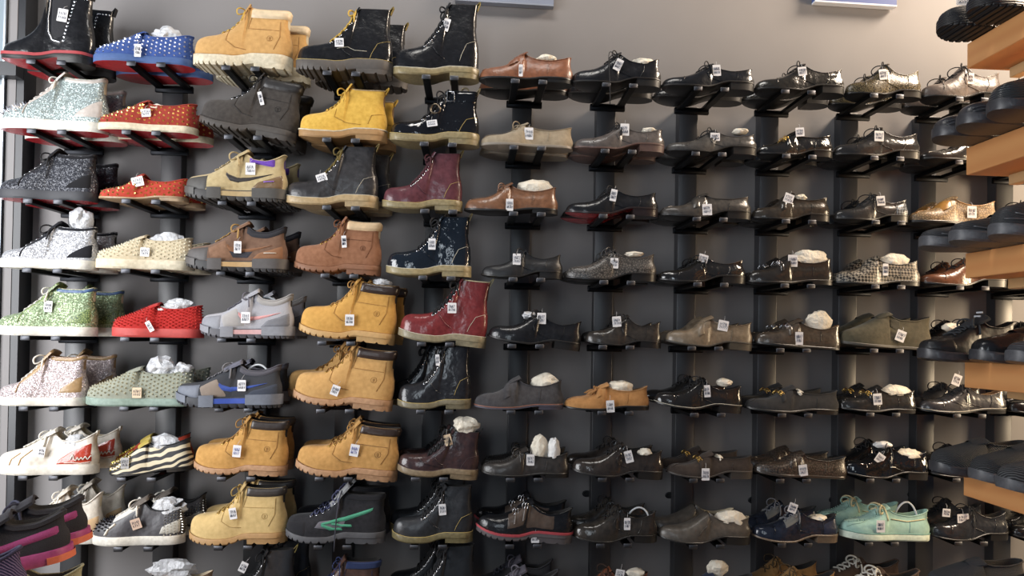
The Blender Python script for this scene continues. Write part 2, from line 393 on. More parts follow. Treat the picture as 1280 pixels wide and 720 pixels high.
    def studs(s, m, t0, t1, v0, v1, step=.011, r=.0034, h=.0045, name='studs', tall=None):
        B = MB(); n = max(2, int((t1 - t0) * s.L / step))
        for i in range(n + 1):
            t = t0 + (t1 - t0) * i / n
            arc = sum((s.P(t, (k + 1) / 8) - s.P(t, k / 8)).length for k in range(8)) * (v1 - v0)
            mm = max(1, int(arc / step))
            for j in range(mm + 1):
                v = v0 + (v1 - v0) * (j + (.5 if i % 2 else 0)) / mm
                if v > .99: continue
                for sd in (-1, 1): B.cone(s.P(t, v, sd), s.Nrm(t, v, sd), r, h)
        return B.build(name, m, s.root, 20)
    def laces(s, m, n=5, ta=.30, tb=None, va=.70, r=.0027, bow=True, eye=None, tails=True):
        tb = tb or s.tc - .01; B = MB(); E = MB()
        for k in range(n):
            t = ta + (tb - ta) * k / max(1, n - 1); t2 = ta + (tb - ta) * (k + .8) / max(1, n - 1) if k < n - 1 else t
            for A, Bt in ((t, t2), (t2, t)):
                pts = []
                for q in range(9):
                    u = q / 8; tt = A + (Bt - A) * u; v = va + (1 - va) * (1 - abs(2 * u - 1)); sd = -1 if u <= .5 else 1
                    nn = s.Nrm(tt, v, sd); nn.y *= .6
                    pts.append(s.P(tt, v, sd) + nn * (r * 1.3))
                B.tube(pts, r, 5)
                if A == Bt: break
            for sd in (-1, 1):
                nn = s.Nrm(t, va, sd); c = s.P(t, va, sd) + nn * .0012; q = nn.orthogonal().normalized(); w = nn.cross(q)
                E.tube([c + (q * math.cos(a * pi / 4) + w * math.sin(a * pi / 4)) * .0042 for a in range(8)], .0017, 4, True)
        la = B
        if bow:
            p = s.P(tb - (.02 if s.H > .13 else .0), 1) + Vector((0, 0, .002)); k = (.8 if s.H > .13 else .9) + R.random() * .25
            for sd in (-1, 1):
                a = Vector((-.012 * k, sd * .024 * k, .018 * k)); b = Vector((-.034 * k, sd * .034 * k, -.002))
                la.tube(bez(p, p + a, p + b, p + Vector((-.022 * k, sd * .030 * k, -.02 * k)), 8) + bez(p + Vector((-.022 * k, sd * .030 * k, -.02 * k)), p + Vector((-.008, sd * .03, -.022)), p + Vector((-.004, sd * .012, -.004)), p, 6), r, 5)
                if tails: la.tube(bez(p, p + Vector((-.004, sd * .022, .006)), p + Vector((.002, sd * .032, -.02)), p + Vector((-.006 + .012 * R.random(), sd * .036, -.042)), 8), r, 5)
        o = la.build('laces', m, s.root, 180)
        if eye: E.build('eyelets', eye, s.root, 180)
        return o
    def tongue(s, m, up=.02, wid=.024, thick=.004, fwd=.0):
        t0 = s.tc - .10; P = [s.P(t0 + (s.tc - t0) * k / 4, 1) for k in range(5)]; d = (P[-1] - P[-2]).normalized(); d = (d + Vector((fwd, 0, .15))).normalized()
        P += [P[-1] + d * up * .5, P[-1] + d * up * .85, P[-1] + d * up]
        V = []; F = []; n = 6
        for i, p in enumerate(P):
            dd = (P[min(i + 1, len(P) - 1)] - P[max(i - 1, 0)]).normalized(); nn = Vector((-dd.z, 0, dd.x)); ww = wid * (.7 + .3 * min(1, i / 4)) * (.72 if i == len(P) - 1 else 1)
            for side in (0, 1):
                for j in range(n + 1):
                    a = (j / n * 2 - 1); V.append(p + nn * (.002 + (thick if side == 0 else 0) - .35 * wid * a * a) + Vector((0, ww * a, 0)))
        w = 2 * (n + 1)
        for i in range(len(P) - 1):
            for j in range(n):
                F.append((i * w + j, i * w + j + 1, (i + 1) * w + j + 1, (i + 1) * w + j)); F.append((i * w + n + 1 + j, (i + 1) * w + n + 1 + j, (i + 1) * w + n + 2 + j, i * w + n + 2 + j))
            F.append((i * w, (i + 1) * w, (i + 1) * w + n + 1, i * w + n + 1)); F.append((i * w + n, i * w + w - 1, (i + 1) * w + w - 1, (i + 1) * w + n))
        q = (len(P) - 1) * w
        for j in range(n): F.append((q + j, q + j + 1, q + n + 2 + j, q + n + 1 + j))
        return mk('tongue', V, F, m, s.root, 50)
    def collar(s, m, t0=None, v0=.80, off=.006):
        """padded band round the top of the shaft"""
        t0 = t0 or s.to + .015
        return s.tv('collar', m, t0, .997, v0, 1.0, off, nu=20, nv=5, wrap='heel')
    def piping(s, m, r=.0016, t0=None):
        pts = []; t0 = t0 or s.to; n = 16
        for k in range(n + 1): pts.append(s.P(t0 + (1 - t0) * (1 - (1 - k / n) ** 2), 1, -1))
        for k in range(n, -1, -1): pts.append(s.P(t0 + (1 - t0) * (1 - (1 - k / n) ** 2), 1, 1))
        return MB().tube(pts, r, 5).build('topline', m, s.root, 180)
    def welt(s, m, r=.0011):
        pts = []
        for k in range(40):
            a = k / 40 * 2 * pi; t = .5 - .5 * math.cos(a); sd = -1 if a < pi else 1
            e = s.ext * .75; pts.append(((-s.L / 2 - e + t * (s.L + 2 * e)), sd * (s.W * s.plan(t) + e), s.zs(t) + .0008))
        return MB().tube(pts, r, 4, True).build('welt_stitching', m, s.root, 180)
    def loop(s, m, ht=.03, lean=.02):
        p = s.P(1, .93) + Vector((.001, 0, 0)); q = s.P(1, 1); V = []; F = []; path = bez(p, p + Vector((lean * .5, 0, ht)), q + Vector((lean, 0, ht * 1.3)), q + Vector((-.004, 0, .0)), 9); path.append(q + Vector((-.006, 0, -.012)))
        for i, c in enumerate(path):
            d = (path[min(i + 1, len(path) - 1)] - path[max(i - 1, 0)]).normalized(); nn = Vector((-d.z, 0, d.x)) * .001
            for yy in (-.007, .007): V += [c + Vector((0, yy, 0)) + nn, c + Vector((0, yy, 0)) - nn]
        for i in range(len(path) - 1):
            a = i * 4; b = a + 4; F += [(a, a + 2, b + 2, b), (a + 1, b + 1, b + 3, a + 3), (a, b, b + 1, a + 1), (a + 2, a + 3, b + 3, b + 2)]
        F += [(0, 1, 3, 2), (len(path) * 4 - 4, len(path) * 4 - 2, len(path) * 4 - 1, len(path) * 4 - 3)]
        return mk('heel_loop', V, F, m, s.root, 50)
    def strap(s, m, t0, t1, v0=.25, off=.003, name='strap'):
        """band across the vamp from side to side"""
        B = MB(); V = []; F = []; nu, nv = 4, 16
        for i in range(nu + 1):
            t = t0 + (t1 - t0) * i / nu
            for j in range(nv + 1):
                u = j / nv * 2 - 1; v = 1 - abs(u) * (1 - v0); sd = -1 if u < 0 else 1; n = s.Nrm(t, min(v, .97), sd); n.y *= (1 if v < .9 else .3)
                V.append(s.P(t, v, sd) + n * (off if 0 < i < nu else -.0005))
        w = nv + 1
        for i in range(nu):
            for j in range(nv): F.append((i * w + j, (i + 1) * w + j, (i + 1) * w + j + 1, i * w + j + 1))
        return mk(name, V, F, m, s.root, 60)

# ------------------------------------------------------------------ shared finishes
BLK = mat('leather', '#151517', '#1c1c1f', .27); BLKM = mat('leather', '#161618', '#1c1c1f', .5); BPAT = mat('patent', '#141417'); BSUE = mat('suede', '#232326')
RUB = mat('rubber', '#1d1b1a', None, .4); GUM = mat('rubber', '#a98f62', '#b79c70', .45); OLV = mat('rubber', '#857650', '#95865e', .4); GUMB = mat('rubber', '#ad8057', '#b98c63'); WHT = mat('rubber', '#d8d2c4', '#e2dccf', .5)
CRM = mat('rubber', '#cdbf9f', '#dccfb2', .55); REDS = mat('leather', '#b5232b', None, .3); LIN = mat('fabric', '#2a2725'); LTAN = mat('fabric', '#8a6a48'); LCRM = mat('fabric', '#c8b898')
WHEAT = mat('suede', '#c39350', '#cc9d59'); WHEATP = mat('suede', '#c8a868', '#d0b173'); BROWNC = mat('leather', '#3b2d27', None, .35); GOLD = mat('metal', '#d9b35a'); STEEL = mat('metal', '#c9c9cc', None, .25)
LBLK = mat('fabric', '#17171a'); LYEL = mat('fabric', '#c8a12f'); LWHT = mat('fabric', '#ddd8cc'); LGRY = mat('fabric', '#77777c'); LTANC = mat('fabric', '#b98a45'); STY = mat('fabric', '#b9a15a'); STW = mat('fabric', '#c9c3b0')
PAPER = mat('paper', '#e6dcc8'); PAPW = mat('paper', '#e4e2de'); BAG = mat('bag', '#d9dadd'); TREE = mat('plastic', '#d9dde0', None, .3)
CARD = mat('paint', '#e9e6e6', None, .5); CARDB = mat('paint', '#dcc09c', None, .6); INK = mat('paint', '#2b2d44', None, .6); INKB = mat('paint', '#3a43a0', None, .6)
ARMM = mat('metal', '#202124', None, .42); RAILM = mat('paint', '#2b2b2f', None, .48); RAILM.node_tree.nodes['Principled BSDF'].inputs['Specular IOR Level'].default_value = 1.0

# ------------------------------------------------------------------ detail recipes
def d_dm(lace=LBLK, n=7, st=STY, loop=LBLK, eye=STEEL, bow=True, counter=True, piping=None, tails=True):
    def f(s):
        if st: s.welt(st)
        s.tv('eyestay', s.up, .36, s.tc - .004, .40, .86, .0012, nu=10, nv=5); s.laces(lace, n, .34, None, .60, .0028, bow, eye, tails)
        s.tongue(s.up, .006, .022)
        if loop: s.loop(loop, .022, .018)
        if counter: s.line('seam', st if st else s.up, [(.985, .52), (.86, .45), (.80, .30), (.78, .22)], .0007)
        s.line('vamp_seam', s.up, [(.50, .60), (.44, .42), (.52, .30), (.60, .24)], .0012)
        s.line('grooves', s.so, [(.05, .06), (.3, .04), (.5, .05)], .0001, 0) if False else None
        if piping: s.piping(piping, .002)
    return f
def emblem(s, m, x, z, r=.030):
    """round pressed mark: a ring round a little bare tree on a ground line"""
    k = s.L / s.H
    s.line('round_mark', m, [(x + r * math.cos(a * pi / 6), z + r * k * math.sin(a * pi / 6)) for a in range(13)], .0005, .0004, sub=1)
    o = s.line('tree_mark', m, [(x, z - r * k * .7), (x, z + r * k * .7)], .0005, .0004, sub=2)
    for q in (-1, 1):
        for h in (-.2, .15, .45): s.line('tree_mark', m, [(x, z + r * k * (h - .25)), (x + q * r * .5, z + r * k * h)], .0004, .0004, sub=1, parent=o)
    s.line('tree_mark', m, [(x - r * .6, z - r * k * .7), (x + r * .6, z - r * k * .7)], .0004, .0004, sub=2, parent=o)
def d_work(col=BROWNC, lace=LTANC, eye=GOLD, mark='#9a6a2c', n=6, v0=.80, tongue=True, bow=True):
    mk_ = mat('suede', mark)
    def f(s):
        if col: s.collar(col, None, v0, .006)
        s.laces(lace, n, .30, None, .76, .0022, bow, eye)
        if tongue: s.tongue(s.up, .008, .026)
        s.line('seam', mk_, [(.60, .80), (.57, .62), (.99, .60)], .0008)
        s.line('vamp_seam', mk_, [(.38, .58), (.36, .40), (.45, .30), (.56, .28)], .0008)
        s.line('heel_seam', mk_, [(.90, .76), (.90, .5), (.84, .30)], .0008)
        if mark: emblem(s, mk_, .80, .47)
        s.welt(mk_, .0008)
    return f
def d_derby(lace=LBLK, n=4, cap=True, bow=True, brogue=False, tails=True, st=None, facing=None, counter=None, toecap=None):
    def f(s):
        if facing: s.tv('facing', facing, .33, s.tc, .45, .97, .0012, sides=(-1, 1))
        if counter: s.quad('heel_counter', counter, [(.78, .24), (.985, .26)], [(.80, .60), (.975, .80)], .0012)
        if toecap: s.tv('toe_cap', toecap, .004, .2, .02, 1, .0011, wrap='toe')
        s.laces(lace, n, .35, None, .78, .0019, bow, None, tails)
        s.tongue(s.up, .008, .020, .003)
        if cap: s.line('cap_seam', s.up, [(.20, .25), (.215, .36), (.22, .46)], .0012)
        s.line('quarter_seam', s.up, [(.52, .80), (.46, .58), (.48, .42), (.60, .30), (.66, .24)], .0011)
        s.line('heel_seam', s.up, [(.80, .66), (.79, .45), (.75, .26)], .001)
        if brogue:
            s.line('wing_seam', s.up, [(.23, .52), (.30, .46), (.42, .30), (.56, .24)], .0016); s.studs(s.up, .06, .30, .30, .9, .012, .0012, .0008, 'broguing')
        if st: s.welt(st, .0009)
        s.piping(s.up, .0013)
    return f
def d_loafer(style='plain', m2=None, hw=GOLD, seam=True):
    def f(s):
        m = m2 or s.up
        if seam: s.line('apron_seam', m, [(.035, .34), (.09, .43), (.2, .50), (.32, .62), (.42, .80)], .0017)
        s.piping(m, .0018)
        s.line('side_seam', s.up, [(.74, .60), (.73, .40), (.72, .26)], .001)
        s.tongue(s.up, .012, .026, .003)
        if style == 'penny': s.strap(m, .33, .40, .3, .003, 'saddle_strap')
        if style == 'bit':
            s.strap(m, .34, .385, .35, .003, 'saddle_strap')
            p = [s.P(.36, v, sd) + s.Nrm(.36, v, sd) * .005 for sd, v in ((-1, .72), (-1, .86), (1, .86), (1, .72))]
            B = MB().tube(p, .0022, 6)
            for q in (p[0], p[3], p[1], p[2]): B.tube([q + Vector((.007 * math.cos(a * pi / 5), 0, .007 * math.sin(a * pi / 5))) for a in range(10)], .0016, 5, True)
            B.build('horsebit', hw, s.root, 180)
        if style == 'tassel':
            B = MB()
            for sd in (-1, 1):
                c = s.P(.37, .86, sd) + Vector((0, sd * .004, .004))
                for k in range(9): a = k / 9 * 2 * pi; B.tube([c, c + Vector((-.012 + .006 * math.cos(a), .007 * math.sin(a) + sd * .006, -.004)), c + Vector((-.026 + .01 * math.cos(a), .009 * math.sin(a) + sd * .01, -.016))], .0018, 4)
                B.tube(bez(c, c + Vector((.004, 0, .012)), c + Vector((-.008, 0, .014)), c, 6), .0025, 5)
            B.build('tassel', m, s.root, 180); s.strap(m, .36, .42, .4, .003, 'saddle_strap')
        if style == 'moc':
            B = MB()
            for k in range(14):
                t = .06 + .026 * k; v = .80
                for sd in (-1, 1): B.tube([s.P(t, v - .05, sd) + s.Nrm(t, v, sd) * .001, s.P(t, v, sd) + s.Nrm(t, v, sd) * .003, s.P(t, v + .06, sd) + s.Nrm(t, v, sd) * .001], .0014, 4)
            B.build('apron_stitching', m, s.root, 180); s.laces(m, 2, .36, .42, .8, .0022, True, None, True)
        if style == 'fringe':
            s.strap(m, .30, .42, .45, .005, 'kiltie')
    return f
def d_slip(stud, t1=.98, m2=None, r=.0034, h=.0045, step=.0115, toe=None):
    def f(s):
        s.studs(stud, .05, .44, .12, .95, step, r, h); s.studs(stud, .46, t1, .12, .95, step, r, h)
        s.tongue(m2 or s.up, .012, .030, .004); s.piping(m2 or s.up, .0022)
    return f
def d_high(trim, lace, eye=STEEL, counter=True, spikes=None, collar=None, toe=None):
    def f(s):
        s.tv('eyestay', trim, .27, s.tc - .003, .50, .90, .0016, sides=(-1, 1))
        if counter: s.quad('heel_counter', trim, [(.72, .25), (.985, .25)], [(.76, .34), (.90, .52), (.985, .62)], .0014)
        s.tv('collar', collar or trim, s.to + .01, .997, .90, 1, .002, nv=3, wrap='heel')
        s.laces(lace, 6, .28, None, .80, .0026, True, eye); s.tongue(trim, .022, .028, .006)
        s.line('foxing_seam', trim, [(.27, .26), (.28, .36), (.30, .46)], .002)
        if spikes: s.studs(spikes, .05, .24, .3, .97, .012, .004, .012, 'spikes')
    return f
def swoosh(s, m, pts, name='curved_stripe'):
    top = [(x, z + w) for x, z, w in pts]; bot = [(x, z - w) for x, z, w in pts]
    return s.quad(name, m, bot, top, .0022, 22, 3)
SW = [(.46, .50, .002), (.43, .54, .05), (.46, .47, .075), (.53, .43, .062), (.64, .45, .045), (.76, .505, .028), (.90, .585, .004)]
def d_run(toe, mid, heel, sw, lace, tongue, collar=None, mids=None, tree=None, swp=SW):
    def f(s):
        s.tv('toe_guard', toe, .004, .25, 0, .62, .002, wrap='toe')
        s.quad('mid_panel', mid, [(.28, .24), (.52, .24)], [(.24, .48), (.34, .62), (.40, .70)], .0015)
        s.quad('heel_panel', heel, [(.66, .24), (.99, .26)], [(.74, .40), (.86, .48), (.985, .60)], .0018)
        if sw: swoosh(s, sw, swp)
        if mids: s.band('midsole_insert', mids, .36, .70, .42, .9)
        s.band('midsole_clip', toe, .27, .40, .1, 1.25, .004); s.band('heel_clip', toe, .68, 1, .3, 1.2, .0035); s.band('toe_clip', toe, 0, .14, .35, 1.1, .003)
        s.laces(lace, 5, .30, None, .76, .0025, True, None)
        s.tongue(tongue, .022, .028, .007)
        if collar: s.tv('collar', collar, s.to + .02, .997, .80, 1, .003, nv=4, wrap='heel')
        s.piping(collar or s.up, .003)
    return f

# ------------------------------------------------------------------ the wall of shoes
SP = []
FWD = {(3, 3): -.012, (3, 4): -.012, (3, 5): -.012, (3, 6): -.02}
def S(c, r, kind, sole, x0, x1, yt, p, short, up, so, li=LIN, ex=None, tags=(), rear=0, W=None, outsole=None, heel=None, stuff=(), y=None, look=None, point=None, rearup=None):
    SP.append(dict(c=c, r=r, kind=kind, sole=sole, x0=x0, x1=x1, yt=yt, p=p, short=short, up=up, so=so, li=li, ex=ex, tags=tags, rear=rear, W=W, outsole=outsole, heel=heel, stuff=stuff, y=FWD.get((c, r), 0), look=look, point=point, rearup=rearup))
NO = None
# -- row 1
def x11(s):
    st = STEEL
    s.quad('elastic_gusset', mat('fabric', '#222226'), [(.58, .34), (.66, .30), (.74, .36)], [(.55, .94), (.66, .94), (.78, .93)], .0012)
    s.line('stud_trim', st, [(.535, .95), (.535, .6), (.55, .42), (.60, .30), (.70, .27)], .0028, .001, n=6)
    B = MB()
    for k in range(13):
        u = k / 12; x, z = (.72 + .10 * u + .0 * u, .30 + .62 * u)
        t, v = s.inv(x, z)
        for sd in (-1,): B.cone(s.P(t, v, sd), s.Nrm(t, v, sd), .0045, .004, 8)
    for k in range(4):
        t, v = s.inv(.84 + .035 * k, .92)
        for sd in (-1, 1): B.cone(s.P(t, v, sd), s.Nrm(t, v, sd), .004, .004, 8)
    B.build('studs', st, s.root, 60)
    s.band('red_band', mat('rubber', '#a83238'), .0, 1, .58, 1.02)
    s.loop(LBLK, .022, .014)
S(1,1,'chel','dm',5,120,-6,0,'studded black ankle boot with red sole line',BLK,RUB,LIN,x11,[(78,19,-8,12,16)],rear=4,outsole=REDS)
S(2,1,'slip','cupthin',118,244,46,0,'blue studded slip-on',mat('suede','#304a86','#385496'),mat('rubber','#3d5c93'),LIN,d_slip(mat('metal','#c6d0e8'),step=.014,r=.004),[(172,63,0,8,16)],rear=6,outsole=REDS,stuff=[('bag',208,44,32,18)])
S(3,1,'work','chunk',243,367,12,0,'wheat work boot with cream collar',WHEAT,CRM,LCRM,d_work(mat('leather','#dcc39c',None,.6),LYEL),rear=12)
def x41(s): d_dm(LYEL,6,STY,mat('fabric','#7d6a2c'))(s); s.line('seam', STW, [(.44,.34),(.55,.38),(.62,.34),(.75,.33)], .0007)
S(4,1,'dm','chunk',371,492,14,0,'black boot with yellow laces in the top row',BLK,mat('rubber','#57504a'),LIN,x41,[(424,53,3,11,11)],rear=14)
S(5,1,'dm','dm',492,600,8,0,'tall black boot in the top row',BLK,OLV,LIN,d_dm(LBLK,8,STW,mat('fabric','#8a7a3a')),[(558,31,-15,8,16)],rear=NO)
MOCB=mat('leather','#7a4a30','#8a5638',.42)
S(6,1,'loafer','mocheel',598,716,68,0,'brown tasselled moccasin',MOCB,RUB,LCRM,d_loafer('fringe',MOCB),[(651,88,0,5,15)],stuff=[('paper',683,74,22,8)])
def x71(s):
    d_derby()(s); p = s.P(s.tc-.02, 1)
    MB().tube(bez(p, p+Vector((-.05,-.03,.03)), p+Vector((-.035,-.075,-.05)), p+Vector((-.035,-.075,-.20)),14), .0016, 5).build('dangling_lace', LBLK, s.root, 180)
S(7,1,'derby','dress',713,826,70,0,'black lace-up with a long dangling lace',BLK,RUB,LIN,x71,[(773,81,-25,9,15)],stuff=[('paper',803,80,26,12)])
S(8,1,'derby','dress',826,942,84,0,'black lace-up with a bright heel in the top row',BLK,RUB,LIN,d_derby(),[(896,88,5,10,14)])
S(9,1,'derby','dress',942,1054,84,0,'crinkled shiny lace-up in the top row',mat('patent','#2a261f',None,.2),RUB,LTAN,d_derby(),[(1003,89,10,11,11)])
S(10,1,'derby','dress',1055,1150,84,0,'scaly snakeskin lace-up',mat('croc','#15130f','#6a5c3d',.25,170),RUB,LTAN,d_derby(brogue=False),[(1104,93,8,10,13)])
S(11,1,'derby','dress',1150,1250,86,0,'taupe lace-up under the topmost wooden plank',mat('leather','#5b5049','#6b5e55',.4),RUB,LIN,d_derby(),[(1213,98,-5,9,14)])
# -- row 2
SIL=mat('glitter','#727e80','#b4c2be',None,420)
S(1,2,'hightop','cup',4,136,99,0,'silver glitter high-top with a spiked toe',SIL,WHT,LCRM,d_high(mat('leather','#b8ada4',None,.35),LWHT,spikes=mat('metal','#e4e4e8')),rear=2,outsole=REDS)
S(2,2,'slip','cupthin',123,248,131,0,'red slip-on with gold studs and cream sole',mat('suede','#8d2b1e','#a03524'),CRM,LTAN,d_slip(GOLD,step=.0145,r=.0046),[(182,141,5,12,10)],rear=3,outsole=REDS,stuff=[('paper',197,136,20,9)])
S(3,2,'work','lug',248,371,103,9,'black nubuck work boot',mat('suede','#3a3532','#45403c'),mat('rubber','#4a443f'),LIN,d_work(mat('leather','#2c2928',None,.5),LBLK,STEEL,'#2a2624'),[(326,123,15,5,17)],rear=2)
YEL=mat('suede','#cf9f28','#dbae3a')
def x42(s):
    s.welt(CRM,.003); s.laces(LYEL,6,.31,None,.76,.0024,True,GOLD); s.tongue(YEL,.016,.024); s.loop(LYEL,.02,.02); s.line('seam',mat('suede','#a87c1e'),[(.44,.56),(.42,.40),(.55,.31),(.72,.28)],.0008); s.line('heel_seam',mat('suede','#a87c1e'),[(.985,.5),(.84,.46),(.8,.3)],.0008); s.piping(GUM,.002)
S(4,2,'work','dm',374,485,112,0,'bright yellow boot',YEL,mat('rubber','#a87f4a'),LTAN,x42,rear=6)
def x52(s):
    d_dm(LBLK,5,STY,OLV)(s)
    s.strap(BPAT,.44,.50,.1,.004,'ankle_strap'); p=s.P(.44,.62,-1)+Vector((0,-.006,0))
    MB().tube([p+Vector((.016*math.cos(a*pi/7),-.002,.016*math.sin(a*pi/7))) for a in range(14)],.0035,6,True).build('round_buckle',mat('metal','#6f6250',None,.3),s.root,180)
    s.tv('collar_band',BPAT,s.to+.01,.997,.72,.98,.003,wrap='heel'); q=s.P(.6,.86,-1)+Vector((0,-.006,0))
    MB().tube([q+Vector((a,0,b)) for a,b in ((-.012,-.016),(.012,-.016),(.012,.016),(-.012,.016))],.002,5,True).build('square_buckle',STEEL,s.root,180)
    r=s.P(.8,1,1)+Vector((0,0,.012)); MB().tube([r+Vector((.012*math.cos(a*pi/6),0,.012*math.sin(a*pi/6))) for a in range(12)],.003,6,True).build('round_buckle',OLV,s.root,180)
S(5,2,'dm','dm',487,600,116,0,'black patent boot with straps and buckles',BPAT,OLV,LIN,x52,[(540,154,10,13,8)],rear=NO,W=.053)
S(6,2,'loafer','moc',600,716,156,0,'beige suede moccasin',mat('suede','#8f8069','#9d8e76'),mat('rubber','#8a8072'),LCRM,d_loafer('moc',mat('suede','#85765f')),[(661,167,0,11,15)],W=.05)
S(7,2,'derby','dress',715,830,159,0,'grey-brown lace-up with a pinkish sole',mat('leather','#4c4643','#5a5350',.33),mat('leather','#5d4740',None,.5),LIN,d_derby(),[(781,162,0,11,15)],stuff=[('paper',811,164,18,7)],heel=mat('leather','#5d4740',None,.5))
S(8,2,'derby','dress',830,945,166,0,'worn grey lace-up in the second row',mat('leather','#3c3a38','#4a4744',.3),RUB,LIN,d_derby(),[(894,171,0,12,10)],stuff=[('paper',925,165,18,7)])
S(9,2,'loafer','dress',945,1040,166,0,'crumpled shiny loafer in the second row',mat('patent','#201e1c',None,.15),RUB,LTAN,d_loafer('bit'),[(1000,165,5,11,11)])
S(10,2,'derby','dress',1040,1148,163,0,'smooth black lace-up in the second row',mat('leather','#2c2a29',None,.2),RUB,LIN,d_derby(),[(1099,170,0,12,13)])
S(11,2,'loafer','dress',1148,1258,178,0,'low shiny shoe behind the second wooden plank',mat('leather','#2c2825',None,.2),RUB,LIN,d_loafer())
# -- row 3
S(1,3,'hightop','cup',1,122,194,0,'black glitter high-top',mat('glitter','#101013','#4a4c55',None,380),mat('rubber','#2f3036'),LIN,d_high(mat('suede','#1b1b1f'),LBLK),rear=5,outsole=REDS)
S(2,3,'loafer','mocheel',124,236,220,0,'flat orange-red studded loafer',mat('suede','#a8321f','#b83c27'),mat('leather','#a98a66',None,.5),LTAN,d_slip(GOLD,step=.0145,r=.0046),[(172,227,15,14,12)],rear=4,heel=mat('leather','#b89a76',None,.5))
TANU=mat('suede','#b09b6e','#bda97c')
def x33(s):
    d_run(mat('rubber','#4b4844'),TANU,mat('leather','#7a6144',None,.3),mat('leather','#3a3431',None,.4),TANU,TANU,None,mat('rubber','#b59b6a'))(s)
    s.quad('purple_collar',mat('fabric','#6b3fae'),[(.64,.80),(.90,.72)],[(.64,.97),(.90,.90)],.004); s.line('purple_mark',mat('paint','#8a5fc0'),[(.80,.40),(.90,.42)],.0022,.003)
S(3,3,'runner','run',233,360,195,0,'tan trainer with a purple collar',TANU,mat('rubber','#3a3735'),mat('fabric','#5b4a7a'),x33,[(313,211,0,12,15)],rear=6)
S(4,3,'dm','dm',357,474,185,0,'black boot with yellow-black laces and tan sole',mat('leather','#2e2c2d','#3a3839',.36),GUM,LIN,d_dm(mat('fabric','#6b5a24'),7,STW,mat('fabric','#a08d55')),[(402,222,20,13,10)],rear=12)
S(5,3,'dm','dm',478,579,193,0,'plum leather boot',mat('leather','#562d34','#62363d',.3),OLV,LIN,d_dm(mat('fabric','#4a2028'),8,STY,mat('fabric','#6a5a2a')),rear=NO)
S(6,3,'loafer','mocheel',580,697,230,0,'brown loafer with a woven front',mat('leather','#6d4a33','#80583d',.33),RUB,LTAN,d_loafer('moc'),[(637,256,0,9,15)],rear=NO,stuff=[('paper',670,236,40,20)])
S(7,3,'derby','dress',706,822,238,0,'black lace-up with a red sole',BLK,mat('leather','#2a2020'),LIN,d_derby(),[(767,244,-10,8,15)],outsole=REDS,rear=0)
S(8,3,'loafer','dress',823,938,243,0,'grey pale-heeled loafer in the third row',mat('leather','#35322f','#45403b',.33),RUB,LIN,d_loafer('penny'),[(884,262,3,12,14)])
S(9,3,'loafer','dress',938,1036,243,0,'black gold-sheened loafer in the third row',mat('leather','#2c2722','#3a332b',.25),RUB,LIN,d_loafer('penny'),[(986,248,-20,12,12)],stuff=[('paper',1000,248,14,8)])
CHK=mat('check','#16171b','#7d848c',.35,150)
S(10,3,'derby','dress',1041,1134,246,0,'black and white checked lace-up',mat('leather','#2e2d2d',None,.25),RUB,LIN,d_derby(facing=mat('suede','#1e1e20'),counter=CHK),[(1101,251,5,11,12)])
S(11,3,'loafer','moc',1135,1244,247,0,'tan crocodile loafer',mat('croc','#5a4630','#9c8058',.4,110),RUB,LTAN,d_loafer('fringe',mat('leather','#a8762c',None,.4)),[(1215,265,0,12,15)])
# -- row 4
S(1,4,'hightop','cup',3,123,284,0,'silver glitter high-top with black trim',mat('glitter','#77787c','#c4c4c8',None,420),WHT,LIN,d_high(mat('suede','#1d1e24'),LBLK),rear=3,stuff=[('bag',101,276,26,34)])
S(2,4,'slip','cup',121,243,298,0,'cream studded slip-on',mat('suede','#c3b393','#cfbf9f'),CRM,LCRM,d_slip(mat('paint','#d9d2b8',None,.4),r=.004,h=.006),[(181,315,-3,11,11)],rear=5,stuff=[('bag',210,302,44,22)])
BRU=mat('suede','#7d5b44','#8d6a52')
def x34(s): d_run(mat('rubber','#55504e'),BRU,mat('suede','#8f6445'),mat('suede','#8a5f41'),mat('fabric','#b08a48'),BRU,mat('fabric','#2a2a30'),mat('rubber','#c09a62'))(s); s.quad('side_panel',mat('fabric','#33333b'),[(.44,.28),(.64,.28)],[(.42,.44),(.70,.44)],.001); s.line('white_mark',LWHT,[(.80,.40),(.92,.41)],.0014,.003)
S(3,4,'runner','run',234,360,284,0,'brown and black trainer',mat('suede','#6d5140','#7b5d4a'),mat('rubber','#2f2d2e'),LIN,x34,[(297,309,0,9,15)],rear=7,stuff=[('tree',318,300,30,14)])
S(4,4,'work','lug',368,477,276,2,'rust brown work boot with cream collar',mat('suede','#8a5b3e','#966749'),mat('rubber','#8a5a3a'),LCRM,d_work(mat('leather','#d9b98c',None,.6),mat('fabric','#7a4a2a'),GOLD,'#6d3f22'),[(430,302,5,6,15)],rear=NO)
S(5,4,'dm','dm',483,590,272,0,'navy patent boot',mat('patent','#171e27',None,.1),mat('rubber','#8f8158','#a08f66',.4),LIN,d_dm(LBLK,7,STW,mat('fabric','#8a7a4a')),[(540,305,0,9,14)],rear=NO)
S(6,4,'derby','dress',601,703,315,0,'matte black lace-up below the woven-front loafer',BLKM,RUB,LIN,d_derby(cap=False),[(646,324,0,10,14)],rear=NO)
S(7,4,'derby','dress',705,820,314,0,'crocodile-grain grey lace-up',mat('croc','#1c1b1b','#5d5853',.35,120),RUB,LTAN,d_derby(mat('leather','#2b2a2a')),[(768,329,0,10,13)],stuff=[('paper',793,318,22,7)])
S(8,4,'derby','dress',821,931,322,0,'glossy black lace-up with pale heel in the fourth row',mat('patent','#1d1b19',None,.16),RUB,LTAN,d_derby(),[(879,323,-15,12,10)])
